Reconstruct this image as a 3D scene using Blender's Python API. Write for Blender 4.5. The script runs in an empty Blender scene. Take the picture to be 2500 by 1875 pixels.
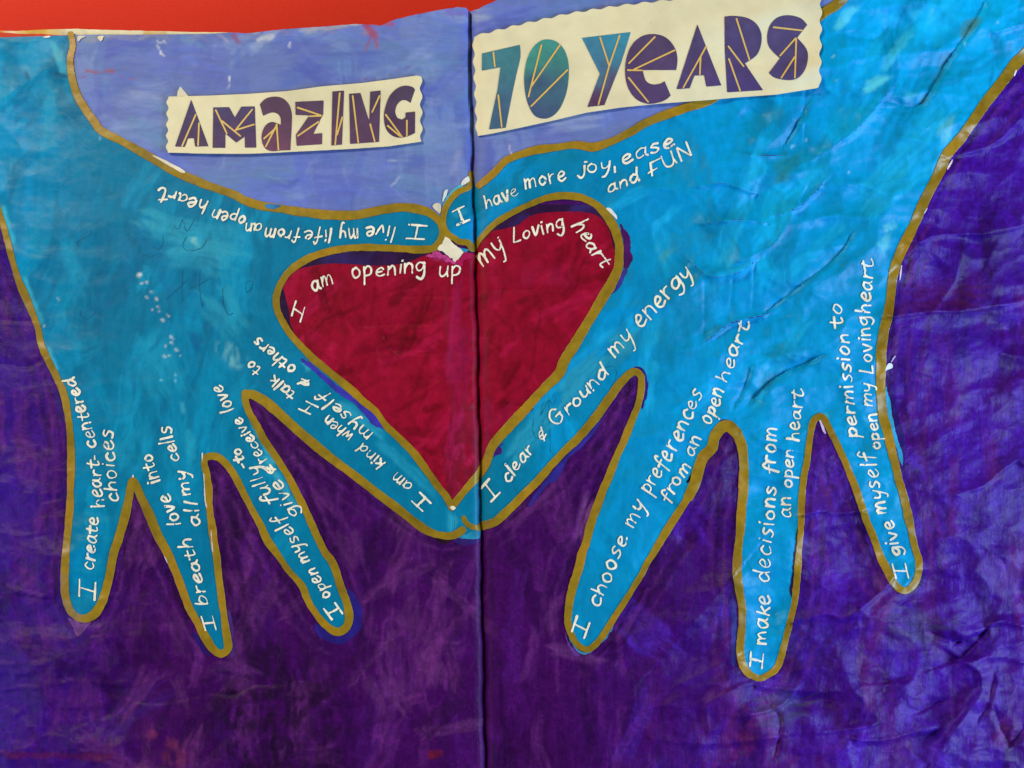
import bpy, math, random
import numpy as np
random.seed(7); rng = np.random.default_rng(7)
scene = bpy.context.scene
col = scene.collection

# ---------------------------------------------------------------- camera, light, exposure
PX = 0.00013            # metres of page per picture unit (page spread is 2500 units wide in view)
HC = 0.30               # camera height above the page surface
cam_d = bpy.data.cameras.new('camera'); cam = bpy.data.objects.new('camera', cam_d); col.objects.link(cam)
cam.location = (0, 0, HC); cam_d.sensor_width = 36; cam_d.lens = 36 * HC / (2500 * PX)
cam_d.clip_start = 0.01; cam_d.clip_end = 50
scene.camera = cam
scene.view_settings.view_transform = 'Standard'; scene.view_settings.look = 'None'
scene.view_settings.exposure = -0.05; scene.view_settings.gamma = 1

world = bpy.data.worlds.new('World'); scene.world = world; world.use_nodes = True
bg = world.node_tree.nodes['Background']
bg.inputs[0].default_value = (0.95, 0.93, 1.0, 1); bg.inputs[1].default_value = 0.10

def area(name, loc, target, sx, sy, power, colour):
    d = bpy.data.lights.new(name, 'AREA'); d.shape = 'RECTANGLE'; d.size = sx; d.size_y = sy
    d.energy = power; d.color = colour
    o = bpy.data.objects.new(name, d); col.objects.link(o); o.location = loc
    from mathutils import Vector
    o.rotation_euler = (Vector(target) - Vector(loc)).to_track_quat('-Z', 'Y').to_euler()
    return o
area('ceiling_light', (-0.85, 0.72, 0.85), (-0.05, 0, 0), 0.30, 0.30, 18.5, (1.0, 0.91, 0.72))
area('window_light', (0.85, -0.22, 0.33), (0.08, 0, 0), 0.45, 0.34, 13.5, (0.56, 0.74, 1.0))
area('far_window_light', (-0.95, -0.45, 0.30), (-0.1, -0.03, 0), 0.6, 0.35, 3.8, (0.36, 0.52, 1.0))

# ---------------------------------------------------------------- helpers
Z = 3.16                # enlargement of the tracing sheets
TO = {'A':(0,0),'B':(600,0),'C':(1200,0),'D':(1800,0),'E':(0,400),'F':(600,400),'G':(1200,400),'H':(1800,400),
      'I':(0,850),'J':(600,850),'K':(1200,850),'L':(1800,850),'M':(0,1350),'N':(600,1350),'O':(1200,1350),'P':(1800,1350)}
def T(t, *pts):
    ox, oy = TO[t]; return [(ox + x / Z, oy + y / Z) for x, y in pts]
def lin(h):
    h = h.lstrip('#'); c = np.array([int(h[i:i+2], 16) / 255 for i in (0, 2, 4)])
    return np.where(c <= 0.04045, c / 12.92, ((c + 0.055) / 1.055) ** 2.4)
def smooth(pts, closed=False, n=6):
    P = [np.array(p, float) for p in pts]; out = []; m = len(P)
    rngi = range(m if closed else m - 1)
    for i in rngi:
        if closed: p0, p1, p2, p3 = P[i-1], P[i], P[(i+1) % m], P[(i+2) % m]
        else: p0, p1, p2, p3 = P[max(i-1, 0)], P[i], P[i+1], P[min(i+2, m-1)]
        for k in range(n):
            t = k / n
            out.append(0.5 * ((2*p1) + (-p0+p2)*t + (2*p0-5*p1+4*p2-p3)*t*t + (-p0+3*p1-3*p2+p3)*t**3))
    if not closed: out.append(P[-1])
    return [tuple(p) for p in out]
def vnoise(U, V, scale, seed, octaves=3):
    out = np.zeros_like(U, float); amp = 1; tot = 0
    for o in range(octaves):
        r = np.random.default_rng(seed * 31 + o); N = 256; tab = r.random((N, N))
        x = U / scale * 2**o + 1000; y = V / scale * 2**o + 1000
        xi = np.floor(x).astype(int); yi = np.floor(y).astype(int); fx = x - xi; fy = y - yi
        fx = fx*fx*(3-2*fx); fy = fy*fy*(3-2*fy)
        g = lambda a, b: tab[a % N, b % N]
        out += amp * ((g(xi, yi)*(1-fx) + g(xi+1, yi)*fx)*(1-fy) + (g(xi, yi+1)*(1-fx) + g(xi+1, yi+1)*fx)*fy)
        tot += amp; amp *= 0.5
    return out / tot * 2 - 1

class Grid:
    def __init__(s, u0, v0, u1, v1, g):
        s.g = g; s.u0 = u0; s.v0 = v0; s.nx = int((u1-u0)/g) + 2; s.ny = int((v1-v0)/g) + 2
        s.U, s.V = np.meshgrid(u0 + np.arange(s.nx)*g, v0 + np.arange(s.ny)*g)
    def window(s, a, b, m):
        x0 = max(0, int((min(a[0], b[0]) - m - s.u0)/s.g)); x1 = min(s.nx, int((max(a[0], b[0]) + m - s.u0)/s.g) + 2)
        y0 = max(0, int((min(a[1], b[1]) - m - s.v0)/s.g)); y1 = min(s.ny, int((max(a[1], b[1]) + m - s.v0)/s.g) + 2)
        return (slice(y0, y1), slice(x0, x1)) if x1 > x0 and y1 > y0 else None
    def segdist(s, a, b, w):
        U = s.U[w]; V = s.V[w]; dx = b[0]-a[0]; dy = b[1]-a[1]; L = dx*dx + dy*dy + 1e-9
        t = np.clip(((U-a[0])*dx + (V-a[1])*dy)/L, 0, 1)
        return np.hypot(U-a[0]-t*dx, V-a[1]-t*dy), t
def sdf_lines(G, lines, margin=8):
    """lines: list of (points, r0, r1): distance to the union of tapered strokes"""
    S = np.full(G.U.shape, float(margin))
    for pts, r0, r1 in lines:
        n = len(pts) - 1
        for i in range(max(n, 1)):
            a = pts[i]; b = pts[min(i+1, len(pts)-1)]
            ra = r0 + (r1-r0)*i/max(n, 1); rb = r0 + (r1-r0)*(i+1)/max(n, 1)
            w = G.window(a, b, max(ra, rb) + margin)
            if w is None: continue
            d, t = G.segdist(a, b, w); d = d - (ra + (rb-ra)*t)
            S[w] = np.minimum(S[w], d)
    return S
def sdf_poly(G, pts, margin=8):
    inside = np.zeros(G.U.shape, bool); S = np.full(G.U.shape, float(margin)); n = len(pts)
    us = G.U[0]; vs = G.V[:, 0]
    for i in range(n):
        (x0, y0), (x1, y1) = pts[i], pts[(i+1) % n]
        if y0 != y1:
            rows = np.where((vs >= min(y0, y1)) & (vs < max(y0, y1)))[0]
            if len(rows):
                xc = x0 + (vs[rows]-y0)*(x1-x0)/(y1-y0)
                inside[rows] ^= us[None, :] < xc[:, None]
        w = G.window((x0, y0), (x1, y1), margin)
        if w is not None:
            d, _ = G.segdist((x0, y0), (x1, y1), w); S[w] = np.minimum(S[w], d)
    return np.where(inside, -S, S)

# ---------------------------------------------------------------- relief of the pages (millimetres)
GUT = [(1144, -200), (1146, 20), (1154, 420), (1160, 600), (1171, 1100), (1177, 1450), (1185, 1850), (1190, 2100)]
def gutter_u(V): return np.interp(V, [p[1] for p in GUT], [p[0] for p in GUT]) + 1.3*np.sin(np.asarray(V)/41) + .9*np.sin(np.asarray(V)/13.7)
RG = Grid(-140, -180, 2680, 2060, 4)
def voronoi_crumple(U, V, n, sx, sy, seed):
    r = np.random.default_rng(seed); ss = np.stack([r.uniform(-200, 2760, n), r.uniform(-240, 2120, n)], 1); hh = r.uniform(-.6, .6, n); th = r.uniform(-.5, .5, n)
    X = U/sx; Y = V/sy; a = np.full(U.shape, 1e9); b = np.full(U.shape, 1e9); ha = np.zeros(U.shape)
    for k, (x, y) in enumerate(ss):
        c, s_ = math.cos(th[k]), math.sin(th[k])
        dx = X-x/sx; dy = Y-y/sy
        d = np.sqrt((c*dx+s_*dy)**2 + (-s_*dx+c*dy)**2) + hh[k]*.3
        m = d < a; b = np.where(m, a, np.minimum(b, d)); a = np.where(m, d, a)
    return a, b
def build_relief():
    U, V = RG.U, RG.V; gu = gutter_u(V); d = U - gu
    z = np.zeros(U.shape)
    z -= np.where(d < 0, 3.0*np.exp(-np.abs(d)/5), 3.0*np.exp(-np.abs(d)/8)) + np.where(d < 0, .5*np.exp(-np.abs(d)/30), 1.0*np.exp(-np.abs(d)/60))
    z -= 7.0*np.clip((430-U)/560, 0, 2)**2                               # left page rolls down to its outer edge
    z -= 9.0*np.clip((U-1500)/1150, 0, 2)**1.8                           # right page rolls down to its outer edge
    z += 0.5*vnoise(U, V, 380, 3, 2) * np.clip(np.abs(d)/120, 0, 1)
    mr = np.clip((U-1260)/620, 0, 1); mr = mr*mr*(3-2*mr)
    ml = np.clip((420-U)/420, 0, 1)*np.clip((V-900)/500, 0, 1) + 0.45*np.clip((330-U)/330, 0, 1)
    ml2 = 0.55*np.clip((V-1380)/300, 0, 1)*np.clip((900-U)/500, 0, 1)
    m = np.clip(mr + ml + ml2, 0, 1)
    wu = 34*vnoise(U, V, 120, 21, 3); wv = 34*vnoise(U, V, 120, 22, 3)
    a, b = voronoi_crumple(U+wu, V+wv, 210, 165, 95, 5)
    z += m * 3.0 * (np.minimum(a, 1.4) - 0.5*np.minimum(b, 1.6))
    a2, b2 = voronoi_crumple(U+wu*.6, V+wv*.6, 900, 62, 44, 6)
    z += m * 1.0 * (np.minimum(a2, 1.4) - 0.4*np.minimum(b2, 1.6)) 
    z += (0.12 + 0.25*m) * vnoise(U, V*1.6, 60, 8, 3) * np.clip(np.abs(d)/40, 0, 1)
    low = np.clip((V-1250)/400, 0, 1)*np.clip((U-1400)/500, 0, 1)
    z += m*.22*(1-np.abs(vnoise(U, V*1.4, 38, 18, 2))*2)
    z += low * 1.1 * (1-np.abs(vnoise(U*.7, V*1.5, 120, 14, 2))*2)
    for pts, h, w in CREASES:
        pts = smooth(pts, n=4)
        D = np.full(U.shape, 400.0); SG_ = np.ones(U.shape)
        for p, q in zip(pts[:-1], pts[1:]):
            win = RG.window(p, q, w*9)
            if win is None: continue
            dd, _ = RG.segdist(p, q, win); cr_ = (U[win]-p[0])*(q[1]-p[1])-(V[win]-p[1])*(q[0]-p[0])
            cl = dd < D[win]; SG_[win] = np.where(cl, np.sign(cr_), SG_[win]); D[win] = np.where(cl, dd, D[win])
        ww = np.where(SG_ > 0, w*2.4, w*.7)*(1+.35*vnoise(U, V, 45, 40, 2)); jag = 1 + 0.3*vnoise(U, V, 60, 41, 2)
        z += h*(1.5 + .9*np.clip((U-1300)/500, 0, 1)) * np.where(D < w*9, np.clip(np.exp(-D/ww)*jag - math.exp(-3.7), 0, 2), 0)
    return z
CR = [('P',[(430,540),(680,470),(830,510),(1030,370),(1180,230)],.9,9),('P',[(1740,660),(1900,590),(2030,530),(2212,570)],1.3,12),
 ('P',[(1520,640),(1700,690),(1900,620)],-.9,7),('P',[(1750,810),(1830,720),(1920,600)],-.8,7),('P',[(1750,850),(2000,800),(2212,850)],.6,9),
 ('P',[(1520,890),(1650,840),(1760,830)],-.8,7),('P',[(1770,850),(1870,930),(1875,1080),(1800,1200),(1650,1400),(1540,1580)],1.3,16),
 ('P',[(920,1445),(1150,1445),(1350,1390),(1500,1370)],.9,5),('P',[(600,1390),(900,1360),(1050,1330)],.5,6),('P',[(1400,1230),(1500,1180),(1580,1160)],-.5,4),
 ('P',[(1900,1240),(1940,1160),(1980,1000)],-.6,7),('P',[(1990,1240),(2100,1480),(2212,1350)],-.7,9),('P',[(150,1030),(450,1060),(700,1080)],.6,6),
 ('P',[(0,1270),(300,1200),(430,1090)],.6,8),('P',[(300,1540),(340,1300),(260,1180)],-.6,6),('P',[(950,870),(960,1000),(1300,980)],-.4,5),
 ('O',[(1960,1010),(1700,1140),(1650,1200),(1660,1330)],.7,10),('O',[(1480,1010),(1750,870)],.5,12),('O',[(1300,830),(1600,500),(1850,200)],.8,26),
 ('O',[(1260,1440),(1700,1480),(2212,1420)],.6,9),('L',[(520,1290),(640,1255),(760,1280),(960,1260)],.8,5),('L',[(1700,1130),(1900,1060),(2130,880),(2212,900)],.7,9),
 ('H',[(1200,1180),(1500,1140),(1800,1130),(2200,1060)],.9,8),('H',[(200,1160),(450,970),(750,740),(880,570)],-.5,4),('H',[(330,390),(500,320),(640,180)],.6,7),
 ('H',[(100,720),(300,600),(470,300)],.6,12),('H',[(1280,740),(1500,560),(1900,540),(2200,480)],.7,10),('H',[(1500,1150),(1680,900),(1750,650)],.5,10),
 ('G',[(1700,1340),(1850,1230),(2100,1170)],.8,6),('G',[(1560,780),(1700,870),(1880,850),(2000,780)],.8,9),('G',[(1600,180),(1780,150),(2000,220)],.6,8),
 ('G',[(1640,900),(1640,1300)],-.2,3),('G',[(1860,880),(1830,1200)],-.15,3),('G',[(2030,700),(2010,1100)],-.2,4),('G',[(1700,460),(1900,430),(2100,460)],.6,8),
 ('L',[(150,380),(330,210),(600,90)],-.9,7),('L',[(10,400),(100,190)],-.6,7),('D',[(520,700),(520,1100)],-.2,3),('D',[(380,1100),(510,880)],-.6,7),
 ('D',[(1250,810),(1400,820),(1500,700),(1620,480),(1780,260),(1900,60)],-.7,7),('D',[(2000,250),(2200,190)],.6,7),('D',[(860,280),(1050,300),(1150,230)],-.4,5),
 ('D',[(400,1190),(250,1200),(100,1190)],.5,5),('D',[(560,1240),(900,1020),(1180,700)],.6,8),('D',[(1700,1200),(2000,1100),(2200,900)],.7,10),
 ('M',[(0,260),(100,290),(220,320),(340,340)],.9,5),('M',[(0,1065),(150,1040),(270,1050)],.8,4),('M',[(0,870),(150,860),(330,870)],.6,5),
 ('M',[(480,1010),(600,990),(960,1030)],.5,5),('M',[(520,1200),(800,1180)],.4,4),
 ('M',[(820,1080),(1000,1130),(1200,1160),(1500,1110),(1620,1080),(1800,1100),(1950,1020),(2150,1020)],-.28,5),
 ('M',[(1050,600),(1250,850),(1400,1050)],-.15,4),('M',[(2050,350),(2130,700),(2120,900)],-.12,3),('M',[(700,1200),(720,1330)],-.5,4),
 ('N',[(110,250),(200,560),(230,860)],-.12,3),('N',[(300,180),(440,490),(580,740)],.3,4),
 ('E',[(0,1210),(230,1220)],-.5,4),('I',[(0,120),(200,150),(320,100)],-.5,4),('I',[(0,1180),(250,1200),(480,1150)],-.4,5),('I',[(0,1430),(200,1450),(420,1400)],.4,5),
 ('F',[(900,1255),(1300,1240),(1750,1250)],-.12,2),('F',[(1000,1450),(1400,1440),(1750,1460)],-.12,2),('F',[(1200,1030),(1700,1025)],-.1,2),('J',[(1300,240),(1750,255)],-.12,2),('J',[(1000,40),(1740,50)],-.1,2),('G',[(0,980),(500,970),(850,985)],-.12,2),('J',[(1700,480),(1780,400)],.3,3),('F',[(1070,1350),(1130,1450)],-.5,3)]
CREASES = [(T(t, *p), h, w) for t, p, h, w in CR]
RZ = build_relief()
def relief(U, V):
    x = np.clip((U-RG.u0)/RG.g, 0, RG.nx-1.001); y = np.clip((V-RG.v0)/RG.g, 0, RG.ny-1.001)
    xi = x.astype(int); yi = y.astype(int); fx = x-xi; fy = y-yi
    return ((RZ[yi, xi]*(1-fx) + RZ[yi, xi+1]*fx)*(1-fy) + (RZ[yi+1, xi]*(1-fx) + RZ[yi+1, xi+1]*fx)*fy)
def _blur(A, r):
    for ax in (0, 1):
        P_ = np.pad(A, [(r+1, r) if i == ax else (0, 0) for i in (0, 1)], mode='edge'); c = np.cumsum(P_, ax)
        n = A.shape[ax]; A = (np.take(c, np.arange(2*r+1, 2*r+1+n), ax) - np.take(c, np.arange(n), ax))/(2*r+1)
    return A
RZS = _blur(np.maximum(_blur(RZ, 12), RZ), 4)
def card_relief(u, v):
    global RZ
    keep = RZ; RZ = np.where(np.abs(RG.U-gutter_u(RG.V)) < 26, RZ, RZS); z = relief(u, v); RZ = keep; return z
def to_world(u, v, zmm):
    z = zmm*0.001; k = PX*(HC-z)/HC
    return np.stack([(u-1250)*k, (937.5-v)*k, z], -1)

def layer(name, G, S, off, mat, colour, parent=None, skirt=0.0, zfun=None, noise=0.0, flat_z=None):
    """the part of grid G where S < 0, laid on the page relief `off` mm above it"""
    if noise: S = S + noise*vnoise(G.U, G.V, 9, 77, 2)
    nx, ny = G.nx, G.ny; I = (S < 0)
    cnt = I[:-1, :-1].astype(int) + I[:-1, 1:] + I[1:, 1:] + I[1:, :-1]
    idx = np.arange(nx*ny).reshape(ny, nx)
    full = cnt == 4
    q = np.stack([idx[:-1, :-1][full], idx[:-1, 1:][full], idx[1:, 1:][full], idx[1:, :-1][full]], 1)
    extra = []; emap = {}; polys = []
    Uf = G.U.ravel(); Vf = G.V.ravel(); Sf = S.ravel(); N = nx*ny
    ys, xs = np.where((cnt > 0) & (cnt < 4))
    for y, x in zip(ys.tolist(), xs.tolist()):
        c = [y*nx+x, y*nx+x+1, (y+1)*nx+x+1, (y+1)*nx+x]; poly = []
        for k in range(4):
            a, b = c[k], c[(k+1) % 4]; sa, sb = Sf[a], Sf[b]
            if sa < 0: poly.append(a)
            if (sa < 0) != (sb < 0):
                key = (a, b) if a < b else (b, a)
                if key not in emap:
                    t = sa/(sa-sb); t = min(max(t, 0.02), 0.98)
                    emap[key] = N + len(extra); extra.append((Uf[a] + (Uf[b]-Uf[a])*t, Vf[a] + (Vf[b]-Vf[a])*t))
                poly.append(emap[key])
        if len(poly) >= 3: polys.append(poly)
    if len(q) == 0 and not polys: return None
    used = np.unique(np.concatenate([q.ravel()] + [np.array([i for p in polys for i in p], dtype=int)])).astype(int)
    EU = np.array([e[0] for e in extra]); EV = np.array([e[1] for e in extra])
    AU = np.concatenate([Uf, EU]); AV = np.concatenate([Vf, EV])
    remap = np.full(len(AU), -1); remap[used] = np.arange(len(used))
    u = AU[used]; v = AV[used]
    zz = (relief(u, v) if flat_z is None else np.full(u.shape, flat_z)) + off
    if zfun is not None: zz = zz + zfun(u, v)
    co = to_world(u, v, zz)
    faces = [f[::-1] for f in remap[q].tolist()] + [[int(remap[i]) for i in p][::-1] for p in polys]
    C = colour(u, v) if callable(colour) else np.tile(np.asarray(colour), (len(u), 1))
    if skirt:
        es = {}
        for f in faces:
            for a, b in zip(f, f[1:]+f[:1]):
                if (b, a) in es: del es[(b, a)]
                else: es[(a, b)] = 1
        bv = sorted({i for e in es for i in e}); m2 = {b: len(co)+i for i, b in enumerate(bv)}
        lo = to_world(u[bv], v[bv], zz[bv]-skirt)
        co = np.concatenate([co, lo]); C = np.concatenate([C, C[bv]])
        faces += [[b, a, m2[a], m2[b]] for a, b in es]
    me = bpy.data.meshes.new(name); me.from_pydata(co.tolist(), [], faces)
    at = me.color_attributes.new('pigment', 'FLOAT_COLOR', 'POINT')
    at.data.foreach_set('color', np.concatenate([np.clip(C, 0, 1), np.ones((len(C), 1))], 1).astype(np.float32).ravel())
    me.polygons.foreach_set('use_smooth', np.ones(len(me.polygons), bool)); me.update()
    me.materials.append(mat)
    o = bpy.data.objects.new(name, me); col.objects.link(o)
    if parent: o.parent = parent
    return o

# ---------------------------------------------------------------- materials
def paint_material(name, rough=0.42, bump=0.35, var=0.22, streak=(60, 900), rot=0.0, spec=0.5, mottle=0.0, grain=2600, bias=1.0, patchy=130, crinkle=0.0):
    m = bpy.data.materials.new(name); m.use_nodes = True; nt = m.node_tree; N = nt.nodes; L = nt.links
    p = N['Principled BSDF']; p.inputs['Specular IOR Level'].default_value = spec
    at = N.new('ShaderNodeAttribute'); at.attribute_name = 'pigment'
    tc = N.new('ShaderNodeTexCoord')
    mp = N.new('ShaderNodeMapping'); mp.inputs['Rotation'].default_value = (0, 0, rot); mp.inputs['Scale'].default_value = (streak[1], streak[0], 200)
    L.new(tc.outputs['Object'], mp.inputs[0])
    n1 = N.new('ShaderNodeTexNoise'); n1.inputs['Scale'].default_value = 1.0; n1.inputs['Detail'].default_value = 5; n1.inputs['Roughness'].default_value = .62; n1.inputs['Distortion'].default_value = .5
    L.new(mp.outputs[0], n1.inputs['Vector'])
    n2 = N.new('ShaderNodeTexNoise'); n2.inputs['Scale'].default_value = patchy; n2.inputs['Detail'].default_value = 7; n2.inputs['Roughness'].default_value = .66; n2.inputs['Distortion'].default_value = 1.2
    L.new(tc.outputs['Object'], n2.inputs['Vector'])
    n3 = N.new('ShaderNodeTexNoise'); n3.inputs['Scale'].default_value = grain; n3.inputs['Detail'].default_value = 3
    L.new(tc.outputs['Object'], n3.inputs['Vector'])
    def mth(op, a, b):
        x = N.new('ShaderNodeMath'); x.operation = op
        for i, s in enumerate((a, b)):
            if isinstance(s, (int, float)): x.inputs[i].default_value = s
            else: L.new(s, x.inputs[i])
        return x.outputs[0]
    s = mth('ADD', mth('MULTIPLY', mth('SUBTRACT', n1.outputs[0], .5), 2.2*var), mth('MULTIPLY', mth('SUBTRACT', n2.outputs[0], .5), 2.6*var))
    s = mth('ADD', s, mth('MULTIPLY', mth('SUBTRACT', n3.outputs[0], .5), 0.55*var))
    fac = mth('ADD', s, bias)
    mul = N.new('ShaderNodeVectorMath'); mul.operation = 'SCALE'; L.new(at.outputs['Color'], mul.inputs[0]); L.new(fac, mul.inputs['Scale'])
    colour_out = mul.outputs[0]
    if mottle:
        mx = N.new('ShaderNodeMix'); mx.data_type = 'RGBA'; mx.blend_type = 'MIX'
        rp = N.new('ShaderNodeMapRange'); rp.inputs[1].default_value = .50; rp.inputs[2].default_value = .74; rp.inputs[4].default_value = mottle
        L.new(n2.outputs[0], rp.inputs[0]); L.new(rp.outputs[0], mx.inputs[0]); L.new(colour_out, mx.inputs[6])
        lighter = N.new('ShaderNodeVectorMath'); lighter.operation = 'MULTIPLY_ADD'; L.new(colour_out, lighter.inputs[0])
        lighter.inputs[1].default_value = (2.0, 1.8, 1.7); lighter.inputs[2].default_value = (.006, .001, .006)
        L.new(lighter.outputs[0], mx.inputs[7]); colour_out = mx.outputs[2]
    L.new(colour_out, p.inputs['Base Color'])
    r = mth('ADD', mth('MULTIPLY', n2.outputs[0], .22), rough-.11); L.new(r, p.inputs['Roughness'])
    h = mth('ADD', mth('MULTIPLY', n1.outputs[0], .5), mth('ADD', mth('MULTIPLY', n2.outputs[0], .8), mth('MULTIPLY', n3.outputs[0], .10)))
    b = N.new('ShaderNodeBump'); b.inputs['Strength'].default_value = bump; b.inputs['Distance'].default_value = .0006
    L.new(h, b.inputs['Height']); last = b.outputs[0]
    if crinkle:                                       # fine sharp paper creases where the sheet is crumpled
        wn = N.new('ShaderNodeTexNoise'); wn.inputs['Scale'].default_value = 70; wn.inputs['Detail'].default_value = 3; L.new(tc.outputs['Object'], wn.inputs['Vector'])
        wv = N.new('ShaderNodeVectorMath'); wv.operation = 'MULTIPLY_ADD'; L.new(wn.outputs['Color'], wv.inputs[0]); wv.inputs[1].default_value = (.010, .010, 0); L.new(tc.outputs['Object'], wv.inputs[2])
        sxyz = N.new('ShaderNodeSeparateXYZ'); L.new(tc.outputs['Object'], sxyz.inputs[0])
        def rng_(src, a0, a1, b0, b1):
            r_ = N.new('ShaderNodeMapRange'); L.new(src, r_.inputs[0])
            for i_, v_ in zip((1, 2, 3, 4), (a0, a1, b0, b1)): r_.inputs[i_].default_value = v_
            return r_.outputs[0]
        mask = mth('MAXIMUM', rng_(sxyz.outputs[0], .01, .09, 0, 1), mth('MULTIPLY', rng_(sxyz.outputs[0], -.10, -.15, 0, 1), rng_(sxyz.outputs[1], .03, -.06, .25, 1)))
        for sc_, di_ in ((34, .0050), (88, .0018)):
            mp2 = N.new('ShaderNodeMapping'); mp2.inputs['Scale'].default_value = (.7, 1.25, 0); mp2.inputs['Rotation'].default_value = (0, 0, .35); L.new(wv.outputs[0], mp2.inputs[0])
            vo = N.new('ShaderNodeTexVoronoi'); vo.inputs['Scale'].default_value = sc_; L.new(mp2.outputs[0], vo.inputs['Vector'])
            b2 = N.new('ShaderNodeBump'); b2.inputs['Strength'].default_value = 1; b2.inputs['Distance'].default_value = di_*crinkle
            L.new(mth('MULTIPLY', vo.outputs['Distance'], mask), b2.inputs['Height']); L.new(last, b2.inputs['Normal']); last = b2.outputs[0]
    L.new(last, p.inputs['Normal'])
    return m
M_PURPLE = paint_material('purple_paint', .43, .6, .42, (80, 700), 0, .11, .32, 2600, 1.0, 380, .62)
M_BLUE = paint_material('periwinkle_paint', .5, .3, .17, (700, 110), .1, .15)
M_TEAL = paint_material('teal_paint', .44, .35, .2, (120, 420), .5, .12, 0, 2600, 1.0, 130, .5)
M_CRIM = paint_material('crimson_paint', .5, .3, .30, (200, 330), -.7, .10, 0, 2600, 1.0, 240)
M_GOLD = paint_material('gold_paint', .4, .25, .2, (300, 300), .4, .3, 0, 2600, 1.0, 130, .5)
M_PEN = paint_material('cream_paint_pen', .5, .2, .10, (300, 300), .4, .15)
M_CARD = paint_material('cream_card', .6, .18, .05, (200, 200), 0, .3)
M_INK = paint_material('printed_ink', .55, .15, .16, (200, 200), .6, .12)
M_FOIL = paint_material('gold_foil_print', .35, .1, .06, (200, 200), 0, .5)
M_MARK = paint_material('loose_brush_paint', .5, .3, .3, (200, 600), .4, .15)
M_SHEET = paint_material('page_edges', .7, .2, .2, (200, 200), 0, .2)

# ---------------------------------------------------------------- traced shapes
left_top = T('A',(545,262),(562,350),(540,460),(555,590),(590,720),(650,830),(720,930),(780,1010),(900,1070),(1030,1140),(1180,1225),(1300,1295),(1420,1355),(1600,1430),(1800,1500)) \
    + T('F',(0,285),(130,325),(300,350),(450,375),(600,392),(780,397),(900,388),(1050,357),(1200,338),(1330,350),(1430,385),(1500,450),(1520,520),(1500,600),(1450,655))
heart_left = T('F',(1450,655),(1330,662),(1150,652),(950,645),(800,650),(650,675),(500,722),(380,790),(310,860),(262,940),(236,1040),(245,1130),(280,1210),(340,1310),(400,1380),(460,1440)) \
    + T('J',(520,80),(620,165),(720,245),(830,335),(900,405),(1000,485),(1080,595),(1180,692),(1280,792),(1360,892),(1430,992),(1490,1075),(1545,1145),(1588,1222))
index_left_low = T('J',(1670,1405),(1590,1448),(1480,1440),(1370,1390),(1250,1300),(1130,1208),(1000,1110),(850,990),(700,880),(560,770),(430,660),(320,560),(220,470),(130,400),(60,362),(0,352))
left_fingers = T('I',(1888,372),(1900,440)) + T('J',(40,525),(100,625),(150,722),(220,822),(290,930),(350,1030),(410,1150),(480,1290),(540,1430),(610,1570)) \
    + T('N',(660,55),(700,150),(740,280),(780,390),(800,500),(770,580),(700,608),(620,560),(550,480),(480,370),(430,250),(330,135),(250,20)) \
    + T('I',(2060,1480),(2005,1360),(1940,1240),(1880,1120),(1820,1000),(1750,900),(1680,842),(1610,835),(1575,870),(1590,950),(1610,1080),(1612,1200),(1632,1350),(1650,1480)) \
    + T('M',(1675,50),(1690,200),(1710,360),(1730,500),(1750,640),(1758,740),(1705,778),(1640,740),(1580,640),(1520,530),(1450,400),(1400,260),(1345,120),(1290,0)) \
    + T('I',(1210,1430),(1160,1300),(1110,1190),(1065,1095),(1030,1030),(1012,1060),(990,1170),(958,1320),(920,1450)) \
    + T('M',(878,0),(850,150),(820,280),(775,400),(715,480),(645,508),(575,480),(522,400),(502,300),(498,150),(508,0)) \
    + T('I',(522,1450),(538,1250),(545,1050),(548,850),(540,650),(518,480),(488,340),(440,230),(380,110)) \
    + T('E',(320,1400),(290,1260),(240,1130),(190,1010),(140,890),(100,760),(62,620),(25,480),(-10,370),(-60,200))
right_top = T('B',(1800,1430),(1870,1375),(1940,1310)) + T('C',(110,1240),(200,1200),(330,1160),(500,1137),(660,1117),(780,1135),(900,1100),(1050,1030),(1200,945),(1350,885),(1500,832),(1680,775)) \
    + [(1800, 195), (1930, 100)] + T('D',(650,110),(740,55),(800,5),(860,-60),(950,-200))
right_thumb_tip = T('F',(1738,75),(1725,175),(1640,215),(1570,290),(1532,370),(1525,470),(1560,540),(1620,582),(1645,602),(1715,610),(1742,650),(1765,652))
heart_right = T('F',(1772,640),(1800,590),(1850,530),(1930,455),(2060,375)) + T('G',(290,315),(420,265),(560,245),(700,260),(800,312),(880,392),(945,490),(978,600),(985,720),(972,820),(915,940),(830,1080),(740,1230),(640,1400),(560,1520)) \
    + T('K',(520,195),(420,295),(300,425),(150,590),(20,735)) + T('J',(1850,885),(1790,985),(1690,1100),(1610,1200),(1588,1230))
right_join = T('J',(1682,1310),(1705,1352),(1750,1380),(1800,1388))
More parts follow.
